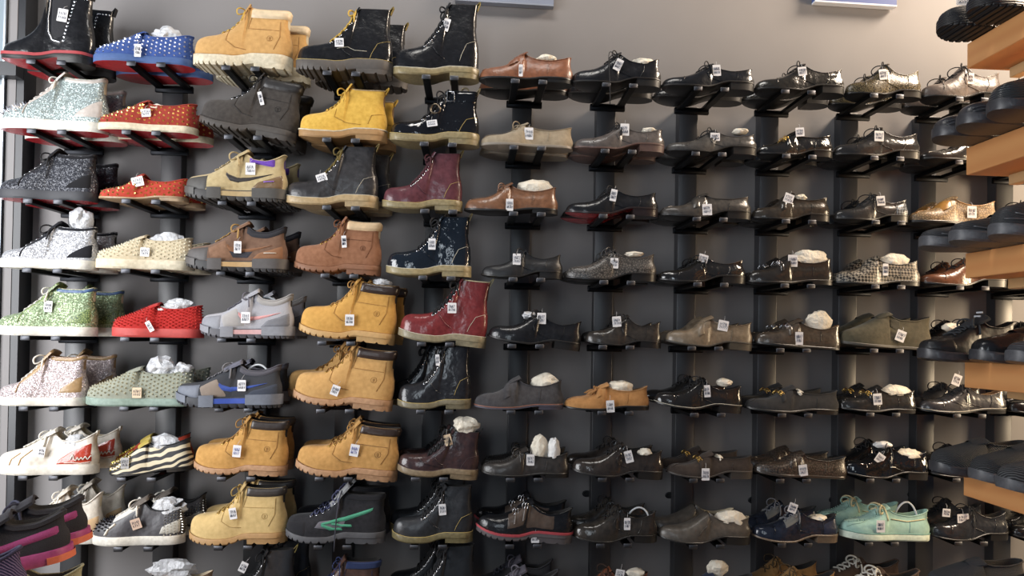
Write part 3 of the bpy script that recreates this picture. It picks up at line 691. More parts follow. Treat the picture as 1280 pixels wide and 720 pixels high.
S(9,4,'loafer','mocheel',932,1040,319,0,'black loafer with bit stuffed with cream paper',mat('leather','#2a2623',None,.2),RUB,LTAN,d_loafer('bit',hw=STEEL),[(991,326,0,12,15)],stuff=[('paper',1012,324,42,20)])
S(10,4,'loafer','mocheel',1040,1148,321,0,'woven check loafer',mat('check','#1a1917','#8a8071',.35,120),RUB,LIN,d_loafer('plain',mat('leather','#2d2a28')),[(1107,337,0,7,15)],stuff=[('paper',1118,327,34,18)])
S(11,4,'derby','dress',1150,1256,326,0,'copper shoe behind the third wooden plank',mat('leather','#5e3a26','#72472f',.28),RUB,LIN,d_derby())
# -- row 5
GRN=mat('glitter','#4a6644','#adbd90',None,330)
S(1,5,'hightop','cup',0,122,360,0,'green glitter high-top',GRN,WHT,LCRM,d_high(mat('croc','#33502a','#8ea05a',.35,160),LWHT,collar=mat('leather','#3a5a86',None,.4)),[(60,383,-3,10,14)],rear=12)
REDU=mat('suede','#b3201c','#c22a24')
S(2,5,'slip','cup',141,255,382,0,'bright red spiked slip-on',REDU,mat('rubber','#c23a32'),LTAN,d_slip(mat('plastic','#c8322a',None,.2),step=.0095,r=.0036,h=.008),[(187,408,30,6,14)],rear=NO,stuff=[('bag',225,381,36,16),('paper',205,388,18,9)])
GRT=mat('fabric','#a9a8ae')
S(3,5,'runner','run',252,368,368,0,'pale grey trainer with a pink stripe',GRT,mat('rubber','#55545a'),LIN,d_run(mat('rubber','#8a8b92'),mat('suede','#a8a3a0'),mat('rubber','#77777d'),mat('fabric','#d99a98'),mat('fabric','#6d6b76'),GRT,mat('fabric','#a5a09c'),mat('rubber','#d9a8a8')),[(307,397,0,11,14)],rear=6,stuff=[('tree',334,379,34,16)])
S(4,5,'work','lug',373,494,353,6,'golden wheat boot below the rust brown boot',mat('suede','#c9933b','#d29d45'),mat('rubber','#c79c5c'),LIN,d_work(BROWNC,LTANC),[(437,400,0,11,14)],rear=6,stuff=[('bag',478,354,22,12)])
S(5,5,'dm','dm',497,608,349,6,'cherry red boot',mat('leather','#71282a','#7c2f31',.25),mat('rubber','#857a5e','#93886a',.4),LIN,d_dm(LBLK,8,STW,mat('fabric','#8a8050'),piping=mat('fabric','#b8ad8a')),[(565,385,0,11,13)],rear=NO)
S(6,5,'derby','dress',608,725,393,7,'black lace-up beside the cherry red boot',BLK,RUB,LIN,d_derby(),[(677,398,0,11,14)],rear=6,stuff=[('bag',662,394,18,9)])
S(7,5,'derby','dress',730,826,396,3,'short bronze-black lace-up in the fifth row',mat('leather','#2d2926','#3b352f',.28),RUB,LIN,d_derby(),[(771,402,5,11,13)])
S(8,5,'loafer','dress',830,939,396,4,'taupe buckled loafer',mat('leather','#6a5c49','#796955',.4),mat('rubber','#3a342c'),LIN,d_loafer('penny',hw=STEEL),[(904,407,-10,13,13)],heel=mat('rubber','#4b4336'))
S(9,5,'loafer','moc',942,1049,401,3,'bronze-black moccasin with cream insert',mat('leather','#3d352d','#4c4238',.26),RUB,LTAN,d_loafer('bit',hw=STEEL),[(999,423,0,10,16)],stuff=[('paper',1023,404,32,26)])
S(10,5,'slip','moc',1048,1161,396,3,'olive suede slip-on',mat('suede','#4a4433','#57503d'),mat('rubber','#4d4840'),LIN,lambda s:(s.tongue(s.up,.01,.03),s.piping(s.up,.002),s.quad('elastic_side',mat('fabric','#3d3829'),[(.50,.62),(.56,.50),(.62,.62)],[(.50,.84),(.56,.90),(.62,.82)],.0012)),[(1126,420,-20,12,14)])
S(11,5,'derby','dress',1152,1258,402,0,'dark shoe behind the laced black trainer',BLK,RUB,LIN,d_derby(),stuff=[('paper',1189,409,22,10)])
# -- row 6
PAS=mat('glitter','#94878c','#ccbcb8',None,420); TTAN=mat('leather','#9a7a4e','#a88657',.35)
S(1,6,'hightop','cup',0,110,444,0,'pastel glitter high-top with tan trim',PAS,WHT,LTAN,d_high(TTAN,LWHT),rear=14)
GST=mat('suede','#8d9080','#9a9d8c')
S(2,6,'slip','cupthin',109,245,461,0,'grey-green studded slip-on',GST,mat('rubber','#7d9284','#899e90'),LCRM,d_slip(mat('paint','#a9a68c',None,.4),r=.0042,h=.006,step=.012),[(171,491,0,11,13,CARDB)],rear=4,stuff=[('bag',202,459,36,26),('bag',230,463,24,18)])
BLT=mat('fabric','#33353b')
S(3,6,'runner','run',222,353,456,0,'blue and grey trainer',BLT,mat('rubber','#2a2c33'),LIN,d_run(mat('rubber','#6d7380'),mat('suede','#8a7c70'),mat('fabric','#39404f'),mat('fabric','#3551a3'),LGRY,mat('fabric','#6a6a78'),mat('fabric','#54525a'),mat('rubber','#2f4fb0')),[(302,482,0,10,14)],rear=-2,stuff=[('tree',323,463,28,16)])
S(4,6,'work','lug',366,491,434,6,'wheat boot above the round-marked boot',WHEAT,GUMB,LIN,d_work(BROWNC,mat('fabric','#a87a35')),[(419,488,-20,10,13)],rear=-20,look='second boot of the pair above the round-marked boot, its laced front showing behind')
S(5,6,'dm','dm',497,590,433,0,'black boot below the cherry red boot',mat('leather','#1f1f22','#29292c',.22),mat('rubber','#6f654b','#7d7256',.4),LIN,d_dm(LBLK,8,STY,None),[(547,450,5,5,14)],rear=-22)
S(6,6,'loafer','mocheel',592,704,470,0,'charcoal suede penny loafer',mat('suede','#3c3a3c','#484648'),mat('rubber','#4a4652'),LIN,lambda s:(d_loafer('penny')(s),s.welt(mat('leather','#8a5a48'),.002)),rear=NO,stuff=[('paper',681,477,32,18)])
S(7,6,'loafer','mocheel',704,811,479,0,'tan suede tassel loafer',mat('suede','#a3713a','#b07d45'),RUB,LTAN,d_loafer('tassel'),[(763,508,5,10,15)],rear=NO,stuff=[('paper',775,485,30,18)],heel=RUB)
S(8,6,'derby','dress',816,926,479,5,'polished black lace-up beside the tan tassel loafer',mat('leather','#211f1e',None,.18),RUB,LIN,d_derby(st=STW,toecap=mat('leather','#262322',None,.15)),[(884,489,5,8,15)],rear=-4,stuff=[('paper',905,478,18,9)])
S(9,6,'loafer','mocheel',930,1047,483,2,'black suede loafer with gold trim',mat('suede','#2a2929','#333131'),RUB,LIN,d_loafer('bit'),rear=0,stuff=[('paper',996,492,10,12)])
S(10,6,'loafer','mocheel',1046,1143,483,2,'black gold-trimmed loafer with white insert',mat('leather','#232221','#2d2b2a',.2),RUB,LIN,d_loafer('bit'),[(1097,499,5,11,14)],stuff=[('paper',1117,492,38,20)])
S(11,6,'derby','mocheel',1147,1255,483,0,'black brogue beside the fourth wooden plank',mat('leather','#343233','#403e3f',.25),RUB,LTAN,d_derby(brogue=True,st=STW),[(1196,475,-20,11,14)])
S(12,6,'derby','dress',1258,1360,484,0,'shiny toe cut off at the edge beside the black brogue',BLK,RUB,LIN,d_derby(),rear=0)
# -- row 7
WLE=mat('leather','#d3cabb','#ded6c9',.45)
def x17(s):
    s.quad('red_heel_panel',mat('patent','#b0320f','#c23c14',.25),[(.62,.24),(.985,.24)],[(.65,.36),(.78,.58),(.985,.80)],.0016)
    W_=LWHT   # looping white handwriting on the red panel
    s.line('script_mark',W_,[(.78,.36),(.80,.48),(.815,.38),(.835,.34),(.85,.42),(.865,.35),(.885,.42),(.90,.36),(.92,.44),(.94,.36),(.965,.46)],.0016,.0035)
    s.line('script_mark',W_,[(.72,.29),(.80,.30),(.88,.28),(.97,.31)],.0014,.0035)
    s.laces(LWHT,6,.28,None,.78,.0028,True,None); s.tongue(WLE,.02,.028,.007); s.line('tan_seam',LTANC,[(.18,.24),(.20,.38),(.28,.52)],.0016); s.line('tan_seam',LTANC,[(.28,.24),(.30,.40),(.40,.60)],.0016)
    s.loop(LWHT,.012,.006); s.piping(WLE,.0026)
S(1,7,'low','cup',0,124,540,0,'white low sneaker with red heel',WLE,WHT,LCRM,x17,[(52,565,-10,8,13)],rear=6,stuff=[('bag',96,552,28,18)])
def x27(s):
    s.studs(mat('metal','#c7b13a'),.04,.30,.2,.95,.009,.003,.006); s.tongue(mat('leather','#b8a03a',None,.5),.012,.03,.004); s.piping(LBLK,.002)
S(2,7,'slip','mocheel',138,243,551,-5,'zebra-striped slip-on',mat('zebra','#15141a','#d6c8a6',None,15),RUB,LCRM,x27,[(156,579,0,10,14,mat('paint','#a5a2a0',None,.5))],rear=-16,rearup=mat('suede','#a8371f'),stuff=[('bag',205,556,42,24)])
S(3,7,'work','lug',243,360,523,3,'wheat boot with a blue-marked tag',mat('suede','#bd8a3f','#ca974c'),GUMB,LIN,d_work(mat('leather','#3d3430',None,.4),LTANC,mark='#96682f'),[(296,564,-5,10,15,None,INKB)],rear=-3)
S(4,7,'work','lug',369,497,527,6,'wheat boot with brown collar and dark round mark',mat('suede','#b98843','#c89650'),GUMB,LIN,d_work(BROWNC,LTANC,mark='#7c5426'),[(443,563,-10,11,15,None,INKB)],rear=-5)
def x57(s):
    d_dm(LBLK,7,mat('fabric','#4a3a3c'),LBLK,None)(s); s.studs(s.up,.1,.3,.4,.9,.012,.0013,.001,'broguing'); s.line('wing_seam',s.up,[(.26,.36),(.34,.28),(.5,.24),(.6,.22)],.0016)
S(5,7,'dm','dm',495,598,537,5,'dark brown brogue boot',mat('leather','#33272a','#452f2d',.25),mat('rubber','#7d6a4e','#8b775a',.4),LIN,x57,[(560,550,15,9,14,CARDB)],rear=-6,stuff=[('paper',582,532,28,18)])
S(6,7,'loafer','mocheel',600,711,560,2,'black boat shoe with cream wrap',mat('leather','#2a2725','#35312e',.38),RUB,LIN,d_loafer('moc'),[(663,575,0,10,14)],rear=2,stuff=[('paper',674,562,20,32),('paper',692,564,16,30)])
S(7,7,'derby','dress',713,828,556,4,'glossy black lace-up beside the cream-wrapped boat shoe',mat('leather','#2a2522','#352e29',.2),RUB,LIN,d_derby(),[(786,571,15,10,15)],rear=-2,stuff=[('paper',806,566,18,10)])
S(8,7,'loafer','dress',832,940,565,2,'brown suede loafer with a gold ring',mat('suede','#332a25','#3d332d'),mat('rubber','#3a3430'),LIN,d_loafer('bit'),[(882,593,0,10,15)],rear=-2,stuff=[('paper',898,573,8,8)])
S(9,7,'loafer','moc',941,1057,566,3,'black-brown crocodile loafer',mat('croc','#17130f','#4b3f36',.3,130),mat('leather','#3b342e',None,.3),LIN,d_loafer('penny'),[(1004,588,8,11,14)],rear=-2)
S(10,7,'derby','dress',1052,1158,557,3,'black patent shoe with cream insert',mat('patent','#121214',None,.08),RUB,LIN,lambda s:(d_derby()(s),s.line('white_mark',LWHT,[(.49,.36),(.56,.36)],.0016,.001)),[(1100,573,-35,11,12)],rear=-2,stuff=[('paper',1136,571,32,18),('paper',1103,556,22,8)])
S(11,7,'derby','dress',1158,1260,563,0,'dark shoe behind the knitted black slip-ons',BLK,RUB,LIN,d_derby(),rear=0)
# -- row 8
CREML=mat('leather','#c7bcab','#d3c9ba',.5)
S(1,8,'low','cup',26,130,614,0,'cream sneaker behind the magenta trainers',CREML,WHT,LCRM,lambda s:(s.laces(LWHT,6,.28,None,.78,.0028,True,None),s.tongue(CREML,.022,.028,.007),s.piping(CREML,.003),s.quad('tan_heel_panel',mat('suede','#c9a67a'),[(.78,.24),(.985,.24)],[(.80,.42),(.985,.56)],.0015)),[(65,641,-20,9,14)],rear=6,stuff=[('bag',96,628,20,18)])
def x28(s):
    s.studs(mat('plastic','#15151b',None,.15),.04,.24,.25,.97,.011,.004,.011,'spikes'); s.studs(mat('metal','#d5d2c8'),.82,.985,.05,.75,.0085,.003,.005)
    s.tv('eyestay',LWHT,.26,s.tc-.003,.55,.92,.002); s.line('white_seam',LWHT,[(.20,.25),(.23,.38),(.30,.5)],.004,n=6)
    s.quad('heel_panel',mat('leather','#b5b0a4',None,.5),[(.76,.25),(.985,.25)],[(.79,.42),(.985,.62)],.0012); s.laces(LWHT,6,.28,None,.80,.0026,True,None); s.tongue(mat('leather','#6d655e'),.024,.03,.007); s.piping(LBLK,.003)
S(2,8,'low','cup',116,232,625,0,'black and white sneaker with studded heel',mat('leather','#3d3b3f','#48464a',.5),WHT,LIN,x28,[(170,655,20,12,13,mat('paint','#c7a890',None,.6))],rear=10,stuff=[('bag',210,633,40,24)])
S(3,8,'work','lug',238,360,604,0,'pale wheat boot in the eighth row',WHEATP,mat('rubber','#b58a52'),LIN,d_work(BROWNC,LYEL,mark=None) if False else d_work(mat('leather','#3f3935',None,.4),mat('fabric','#b5954a'),mark='#a07f3e'),[(291,642,10,9,14)],rear=1)
def x48(s):
    g=mat('fabric','#3f9a78'); gy=mat('suede','#6d6b72'); dk=mat('suede','#26262a')
    s.quad('grey_panel',gy,[(.30,.30),(.42,.27),(.60,.30)],[(.34,.42),(.46,.46),(.62,.46)],.0012)
    s.quad('green_arrow',g,[(.36,.33),(.60,.42),(.88,.63)],[(.36,.40),(.60,.52),(.89,.71)],.003,20,3)
    s.quad('green_arrow',g,[(.36,.33),(.46,.25),(.60,.245)],[(.37,.40),(.50,.315),(.57,.31)],.003,12,3)
    s.quad('green_arrow',g,[(.46,.36),(.57,.315),(.69,.315)],[(.47,.415),(.58,.375),(.67,.375)],.0034,12,3)
    s.laces(mat('fabric','#4c5070'),6,.26,None,.74,.0028,True,STEEL); s.tongue(mat('fabric','#8b8c8e'),.03,.03,.007); s.collar(dk,None,.84,.004); s.tv('toe_guard',dk,.004,.22,0,.5,.002,wrap='toe')
    p=s.P(s.tc-.01,1); MB().tube(bez(p,p+Vector((.0,-.05,.02)),p+Vector((-.01,-.06,-.05)),p+Vector((-.008,-.062,-.185)),12),.0022,5).build('dangling_lace',mat('fabric','#3a3c48'),s.root,180)
    q=s.P(s.tc-.05,1); B=MB()
    for k in range(6): B.add([q+Vector((.004*k-.01,-.022,.004*k-.012)),q+Vector((.004*k-.006,-.024,.004*k-.013)),q+Vector((.004*k-.004,-.023,.004*k-.008))],[(0,1,2)])
S(4,8,'work','lug',357,482,614,2,'black hiking boot with a green arrow',mat('suede','#242428','#2e2e32'),mat('rubber','#56565a'),LIN,x48,rear=1)
S(5,8,'dm','dm',490,592,607,1,'plain black boot beside the green-arrow boot',mat('leather','#26272a','#303134',.4),mat('rubber','#6e6340','#7d714b',.4),LIN,d_dm(LBLK,7,STY,None),[(553,637,5,9,14)],rear=-8)
def x68(s):
    br=mat('leather','#4a3d34','#55473d',.4); s.tv('side_panel',br,.30,.47,.15,.93,.0012); s.tv('side_panel',br,.49,.80,.15,.95,.0012)
    s.band('red_welt',mat('rubber','#b5404a'),0,1,.72,1.05)
    for t in (.36,.44):
        s.strap(br,t,t+.03,.3,.003); c=s.P(t+.015,.72,-1)+s.Nrm(t+.015,.72,-1)*.006
        for dx in (-.005,.005): MB().tube([c+Vector((dx+.005*math.cos(a*pi/4),0,.011*math.sin(a*pi/4))) for a in range(8)],.0018,5,True).build('buckle',STEEL,s.root,180)
    s.tongue(s.up,.014,.028); s.piping(s.up,.002)
S(6,8,'derby','lug',594,715,630,5,'black buckled shoe with red sole edge',BLK,mat('rubber','#5b5557'),LIN,x68,[(669,672,0,10,13)],rear=-2)
S(7,8,'derby','dress',715,821,633,2,'black lace-up with white shoe tree',mat('leather','#2b2723','#37312b',.22),RUB,LIN,d_derby(),[(784,655,0,8,15)],rear=-4,stuff=[('tree',799,641,26,15)])
S(8,8,'derby','dress',821,937,640,3,'taupe ankle shoe with cream insert',mat('leather','#4a443d','#564f47',.42),RUB,LCRM,lambda s:(s.piping(s.up,.0016),s.line('vamp_seam',s.up,[(.40,.28),(.46,.5),(.55,.72)],.0013)),rear=-4,stuff=[('paper',912,651,40,24)],heel=RUB)
S(9,8,'derby','dress',939,1046,637,2,'navy and grey lace-up',mat('leather','#181c27','#202634',.2),mat('leather','#6b5a48',None,.5),LIN,d_derby(LGRY,4,True,True,facing=mat('suede','#6b6a66'),counter=mat('leather','#242b3f',None,.3)),[(991,635,-20,11,12)],rear=-6,stuff=[('paper',1022,648,22,8)])
MINT=mat('suede','#8fb4a6','#99beb0')
def x108(s): d_loafer('moc',MINT)(s); s.laces(mat('fabric','#c9b98c'),2,.38,.44,.8,.003,True,None); s.line('side_lace',mat('fabric','#c9b98c'),[(.52,.62),(.70,.56),(.97,.66)],.002,.001); s.welt(mat('rubber','#5f8f86'),.002)
S(10,8,'loafer','cupthin',1049,1160,632,2,'mint green boat shoe',MINT,mat('rubber','#c7d4bf','#d2dfca'),MINT,x108,[(1101,658,0,11,15)],rear=-14,stuff=[('tree',1133,641,32,30)])
S(11,8,'derby','dress',1160,1258,634,1,'black lace-up with two tags',mat('leather','#232325','#2d2d2f',.22),RUB,LIN,d_derby(),[(1183,641,-5,10,10),(1204,648,3,15,11)],rear=-3)
S(12,8,'derby','dress',1262,1365,640,1,'dark toe cut off at the edge beside the double-tagged shoe',BLK,RUB,LIN,d_derby(),rear=0)
# -- row 9, only the tops show
S(2,9,'slip','cupthin',160,268,714,0,'nude shoe filled with plastic at the bottom edge',mat('leather','#a88a6c',None,.5),CRM,LCRM,lambda s:s.piping(s.up,.002),rear=NO,stuff=[('bag',215,712,58,26)])
S(3,9,'dm','dm',270,372,686,0,'black boot below the pale wheat boot',mat('leather','#2e2f32',None,.3),OLV,LIN,d_dm(LBLK,7,STY,mat('fabric','#8a7a3a')),[(304,709,-25,9,13)],rear=8)
S(4,9,'work','lug',368,478,696,0,'brown and navy boot at the bottom edge',mat('leather','#4a3228','#5a3d31',.45),RUB,LIN,d_work(mat('suede','#2d3a60'),mat('fabric','#2f3a66'),STEEL,'#2d3a60'),rear=NO)
S(5,9,'dm','dm',492,596,681,0,'black boot shaft below the plain black boot',mat('leather','#26282b',None,.35),OLV,LIN,d_dm(LBLK,8,STY,None),rear=-12)
S(6,9,'low','cupthin',590,700,712,0,'dark grey laced shoe at the bottom edge',mat('fabric','#3b3a3d'),RUB,LIN,lambda s:(s.laces(mat('fabric','#6b6670'),6,.28,None,.78,.003,True,None),s.tongue(mat('fabric','#55505a'),.02,.028,.006),s.piping(s.up,.003)),rear=-3)
S(7,9,'derby','dress',703,812,710,0,'rust brown lace-up at the bottom edge',mat('leather','#6b3a22','#7a452a',.4),RUB,LIN,d_derby(mat('fabric','#3a2418'),6),[(775,717,-10,11,10)],rear=NO,stuff=[('paper',795,716,22,10)])
S(8,9,'loafer','dress',835,942,714,0,'navy shoe with white paper at the bottom edge',mat('suede','#2a3044'),RUB,LIN,d_loafer(),rear=NO,stuff=[('paper',896,710,24,18)])
S(9,9,'derby','dress',932,1045,710,0,'mustard suede lace-up at the bottom edge',mat('suede','#8a6332','#97703d'),RUB,LIN,d_derby(mat('fabric','#4a3a22')),rear=-3)
S(10,9,'low','cupthin',1032,1150,712,0,'brown shoe with white laces',mat('suede','#4a382c','#564236'),RUB,LIN,lambda s:(s.laces(LWHT,5,.30,None,.80,.0034,True,None),s.tongue(s.up,.012,.028),s.piping(s.up,.003)),rear=-2)
S(12,1,'derby','dress',1256,1352,88,0,'dark lace-up at the edge behind the ribbed clogs',BLK,RUB,LIN,d_derby(),rear=0)  # mostly hidden rest of column twelve, added to shade the wall beside it
S(12,2,'derby','dress',1256,1352,168,0,'dark lace-up at the edge below the second plank',BLK,RUB,LIN,d_derby(),rear=0)
S(12,3,'derby','dress',1256,1352,248,0,'dark lace-up at the edge above the grey-black slip-ons',BLK,RUB,LIN,d_derby(),rear=0)
S(12,4,'derby','dress',1256,1352,328,0,'dark lace-up cut off at the edge under the third plank',BLK,RUB,LIN,d_derby(),rear=0)
S(12,5,'derby','dress',1256,1352,404,0,'dark lace-up at the edge behind the laced black trainer',BLK,RUB,LIN,d_derby(),rear=0)
S(12,7,'derby','dress',1260,1360,562,0,'dark lace-up at the edge above the fifth plank',BLK,RUB,LIN,d_derby(),rear=0)

# ------------------------------------------------------------------ room
FLOOR = -1.62; WALLY = .045
WALLM = mat('wall', '#817d7c', '#84807f')
struct(MB().box((-4, WALLY, FLOOR - .05), (4, WALLY + .1, 1.7)).build('wall_back', WALLM))
struct(MB().box((-4, -4.5, FLOOR - .05), (4, WALLY, FLOOR)).build('floor', mat('paint', '#6d6862', None, .5)))
def xw(px, py=300, y=0.0): return at(px, py, y).x
def vstrip(name, p0, p1, m, y0, y1, z1=1.6, z0=FLOOR): return struct(MB().box((xw(p0, 60, y0), y0, z0), (xw(p1, 60, y0), y1, z1), .0).build(name, m))
vstrip('trim_1', 9.5, 21, WALLM, -.02, WALLY)
vstrip('trim_2', 21, 31, mat('paint', '#191b20', None, .4), -.018, WALLY)
vstrip('window_1', 3.6, 6, mat('metal', '#aeb6bc', None, .4), -.03, WALLY)
vstrip('trim_3', 6, 9.5, mat('paint', '#2a2b30', None, .5), -.012, WALLY)
vstrip('window_2', -60, 3.6, mat('plastic', '#8d9aa2', None, .15), -.012, WALLY)
a = at(-40, 92, -.06); b = at(20, 77, -.06)
struct(MB().box((a.x, -.06, a.z), (b.x, -.021, b.z)).build('trim_4', mat('paint', '#191b20', None, .4)))

# signs, of which only the lower edges show
for (p0, p1, py, col, lab) in ((1018, 1120, 3.5, '#3c5190', 'blue sign board with a white lower edge, high on the wall above the snakeskin shoe'), (569, 692, 2.0, '#7d8598', 'pale blue-grey sign board, high on the wall above the brown moccasin')):
    A = at(p0, py, .02); B_ = at(p1, py, .02)
    o = empty('wall_sign', ((A.x + B_.x) / 2, .02, A.z), (0, .012, 0)); w = (B_.x - A.x) / 2
    tag(o, lab, 'sign', 'signs on the wall')
    MB().box((-w, -.004, .006), (w, .02, .3)).build('sign_panel', mat('paint', col, None, .4), o)
    MB().box((-w, -.006, 0), (w, .02, .006)).build('sign_edge', mat('paint', '#d5d8e0' if p0 > 1000 else '#878d9c', None, .4), o)

# cable holes in the wall between the rails
for k, (px, py) in enumerate(((733, 617), (836.5, 619), (940, 625), (1041, 624.5), (1139, 618))):
    p = at(px, py, WALLY - .001); o = empty('cable_hole', p)
    tag(o, ('round black cable hole in the wall above the %s' % ('laced shoe with the white shoe tree', 'taupe ankle shoe', 'navy and grey lace-up', 'mint green boat shoe, inner one', 'black lace-up with two tags')[k]), 'cable hole', 'cable holes in the wall')
    MB().tube([(.014 * math.cos(i * pi / 9), -.001, .010 * math.sin(i * pi / 9)) for i in range(18)], .003, 6, True).build('rim', mat('plastic', '#1c1d20'), o, 180)
    mk('hole_cap', [(.0135 * math.cos(i * pi / 9), -.0015, .0095 * math.sin(i * pi / 9)) for i in range(18)], [tuple(range(17, -1, -1))], mat('plastic', '#0b0b0d', None, .7), o)

# ------------------------------------------------------------------ rails and brackets
def colx(c): return (c - 6) * COLW
def rowz(r): return -(r - 4.5) * ROWH
TOPS = {s['c']: s['short'] for s in SP if s['r'] == 5}
for c in range(1, 13):
    o = empty('wall_rail', (colx(c) - .0088, 0, 0)); z1 = rowz(1) + .012
    tag(o, 'black vertical wall rail behind the %s' % TOPS.get(c, 'shelves'), 'rail', 'vertical rails on the wall')
    MB().box((-.0355, 0, FLOOR), (.0355, WALLY, z1), .0015).build('rail_body', RAILM, o)
MEAS = {}
for ln in '''1 1 36.6 77.3 77.3 78.8;1 2 164.5 78 199.7 78.2;1 3 280 83.5 320.6 83.5;2 1 39.4 164.5 76 165.4;2 2 157 163 195 164.5;3 1 32.3 252.3 73.7 253.7;3 2 157 249 194.6 251.2;3 3 279.8 251 312 251.7;4 1 33 339.5 71 339.7;4 2 157 338 193.5 339.5;4 3 277 341.4 311 343;5 1 29.5 422 70.3 422;5 2 153 423 195.5 424.4;5 3 277 423 313.6 424.4;6 1 28 511.6 67.5 511.6;6 2 153 511 193.5 511;6 3 270 514 313.6 510.7;7 1 28 597.3 66 597.3;7 2 150 600.7 190 601.6;8 2 146 689 186 687;8 3 271 685 311 686;1 5 533.5 95.6 567 97;1 6 643.7 101.8 679 102.7;2 4 407 173.5 445.5 175;2 5 530.7 180 565 181.4;2 6 640.4 185.6 679 185.6;3 4 407.5 258.7 445 260;3 5 531 265 566 265;3 6 643 268 675.5 269;4 4 406 344.5 442.6 346;4 5 528.4 348 564 348;5 5 527 429.4 562 430;6 5 524 515 563 515;6 6 639.5 515 673 515.8;7 6 638.7 600.7 672.4 601;8 6 636 683.7 673 683;1 7 758 106 792 107.4;1 8 873.4 111 905.8 111.7;2 7 754.7 189 792 191.8;2 8 872 192.6 901 193.5;3 7 752.5 270 789.6 272.8;3 8 870 275 905.8 275.6;4 7 753.3 353.8 790.5 355;4 8 871 356.6 907 357.8;5 7 753 433.7 788.5 434.8;5 8 863.6 434.8 900 436;6 7 750 516.3 789 516.3;6 8 867 519.4 903 520.6;7 8 865.8 601.6 902 603;8 7 749.7 682.6 786 681.7;8 8 864 685.4 903.5 685;1 9 982.4 114 1014.2 114.7;2 10 1092.4 196 1127 196.6;3 9 984.7 277.3 1013.7 278.4;3 10 1095.8 277.6 1126.7 276;4 9 980.5 358.3 1014.8 357.8;4 10 1094.4 358.3 1127.3 357.8;4 11 1199.3 358 1233.6 359.4;5 9 972 438.4 1012.3 439;5 10 1091 437.6 1127.3 438.4;6 9 975.7 520.8 1012.8 519.4;6 10 1086.5 517.2 1122.5 517.7;6 11 1197 520 1228 520;7 9 973.4 602 1010.6 603.5;7 10 1086.5 601.5 1122.5 602.4;8 10 1086 681 1119.7 679.7;8 11 1197 679 1232 679.5'''.split(';'):
    q = [float(v) for v in ln.split()]; MEAS[(int(q[1]), int(q[0]))] = q[2:]
HALF = .047
def bracket(c, r, short):
    x = colx(c); z = rowz(r)
    if (c, r) in MEAS:
        m = MEAS[(c, r)]; p = at((m[0] + m[2]) / 2, (m[1] + m[3]) / 2, -ARM); x = p.x; z = .5 * z + .5 * p.z
    o = empty('shelf_bracket', (x, 0, z))
    tag(o, 'black two-armed bracket under the %s' % short, 'bracket', 'two-armed shelf brackets')
    MB().box((-.066, -.012, -.018), (.066, -.0005, .006), .002).build('back_plate', ARMM, o)
    for sx in (-HALF, HALF):
        a = MB().box((sx - .0125, -ARM + .004, -.0065), (sx + .0125, -.012, .0065), .0015).build('arm', ARMM, o)
        MB().box((sx - .0145, -ARM, -.0075), (sx + .0145, -ARM + .004, .0075), .0015).build('end_cap', mat('metal', '#56575c', None, .5), a)
    return x, z + .0075

# ------------------------------------------------------------------ stuffing, shoe trees, price tags
def crumple(name, m, c, size, seed, sub=3, amp=1.0):
    """a lump of crumpled paper or film"""
    import bmesh
    bm = bmesh.new(); bmesh.ops.create_icosphere(bm, subdivisions=sub, radius=1)
    for v in bm.verts:
        p = v.co + Vector((seed * 3.7, seed * 1.3, 0)); f = .95 + .34 * amp ** .5 * noise.noise(p * 1.6) + .42 * amp * (.3 - abs(noise.noise(p * 2.9))) + .26 * amp * (.25 - abs(noise.noise(p * 5.5 + Vector((9, 3, 1)))))
        v.co = Vector((v.co.x * f * size[0], v.co.y * f * size[1], v.co.z * f * size[2]))
    me = bpy.data.meshes.new(name); bm.to_mesh(me); bm.free(); me.materials.append(m)
    me.polygons.foreach_set('use_smooth', [True] * len(me.polygons)); me.set_sharp_from_angle(angle=math.radians(28))
    o = bpy.data.objects.new(name, me); C.objects.link(o); o.location = c; return o
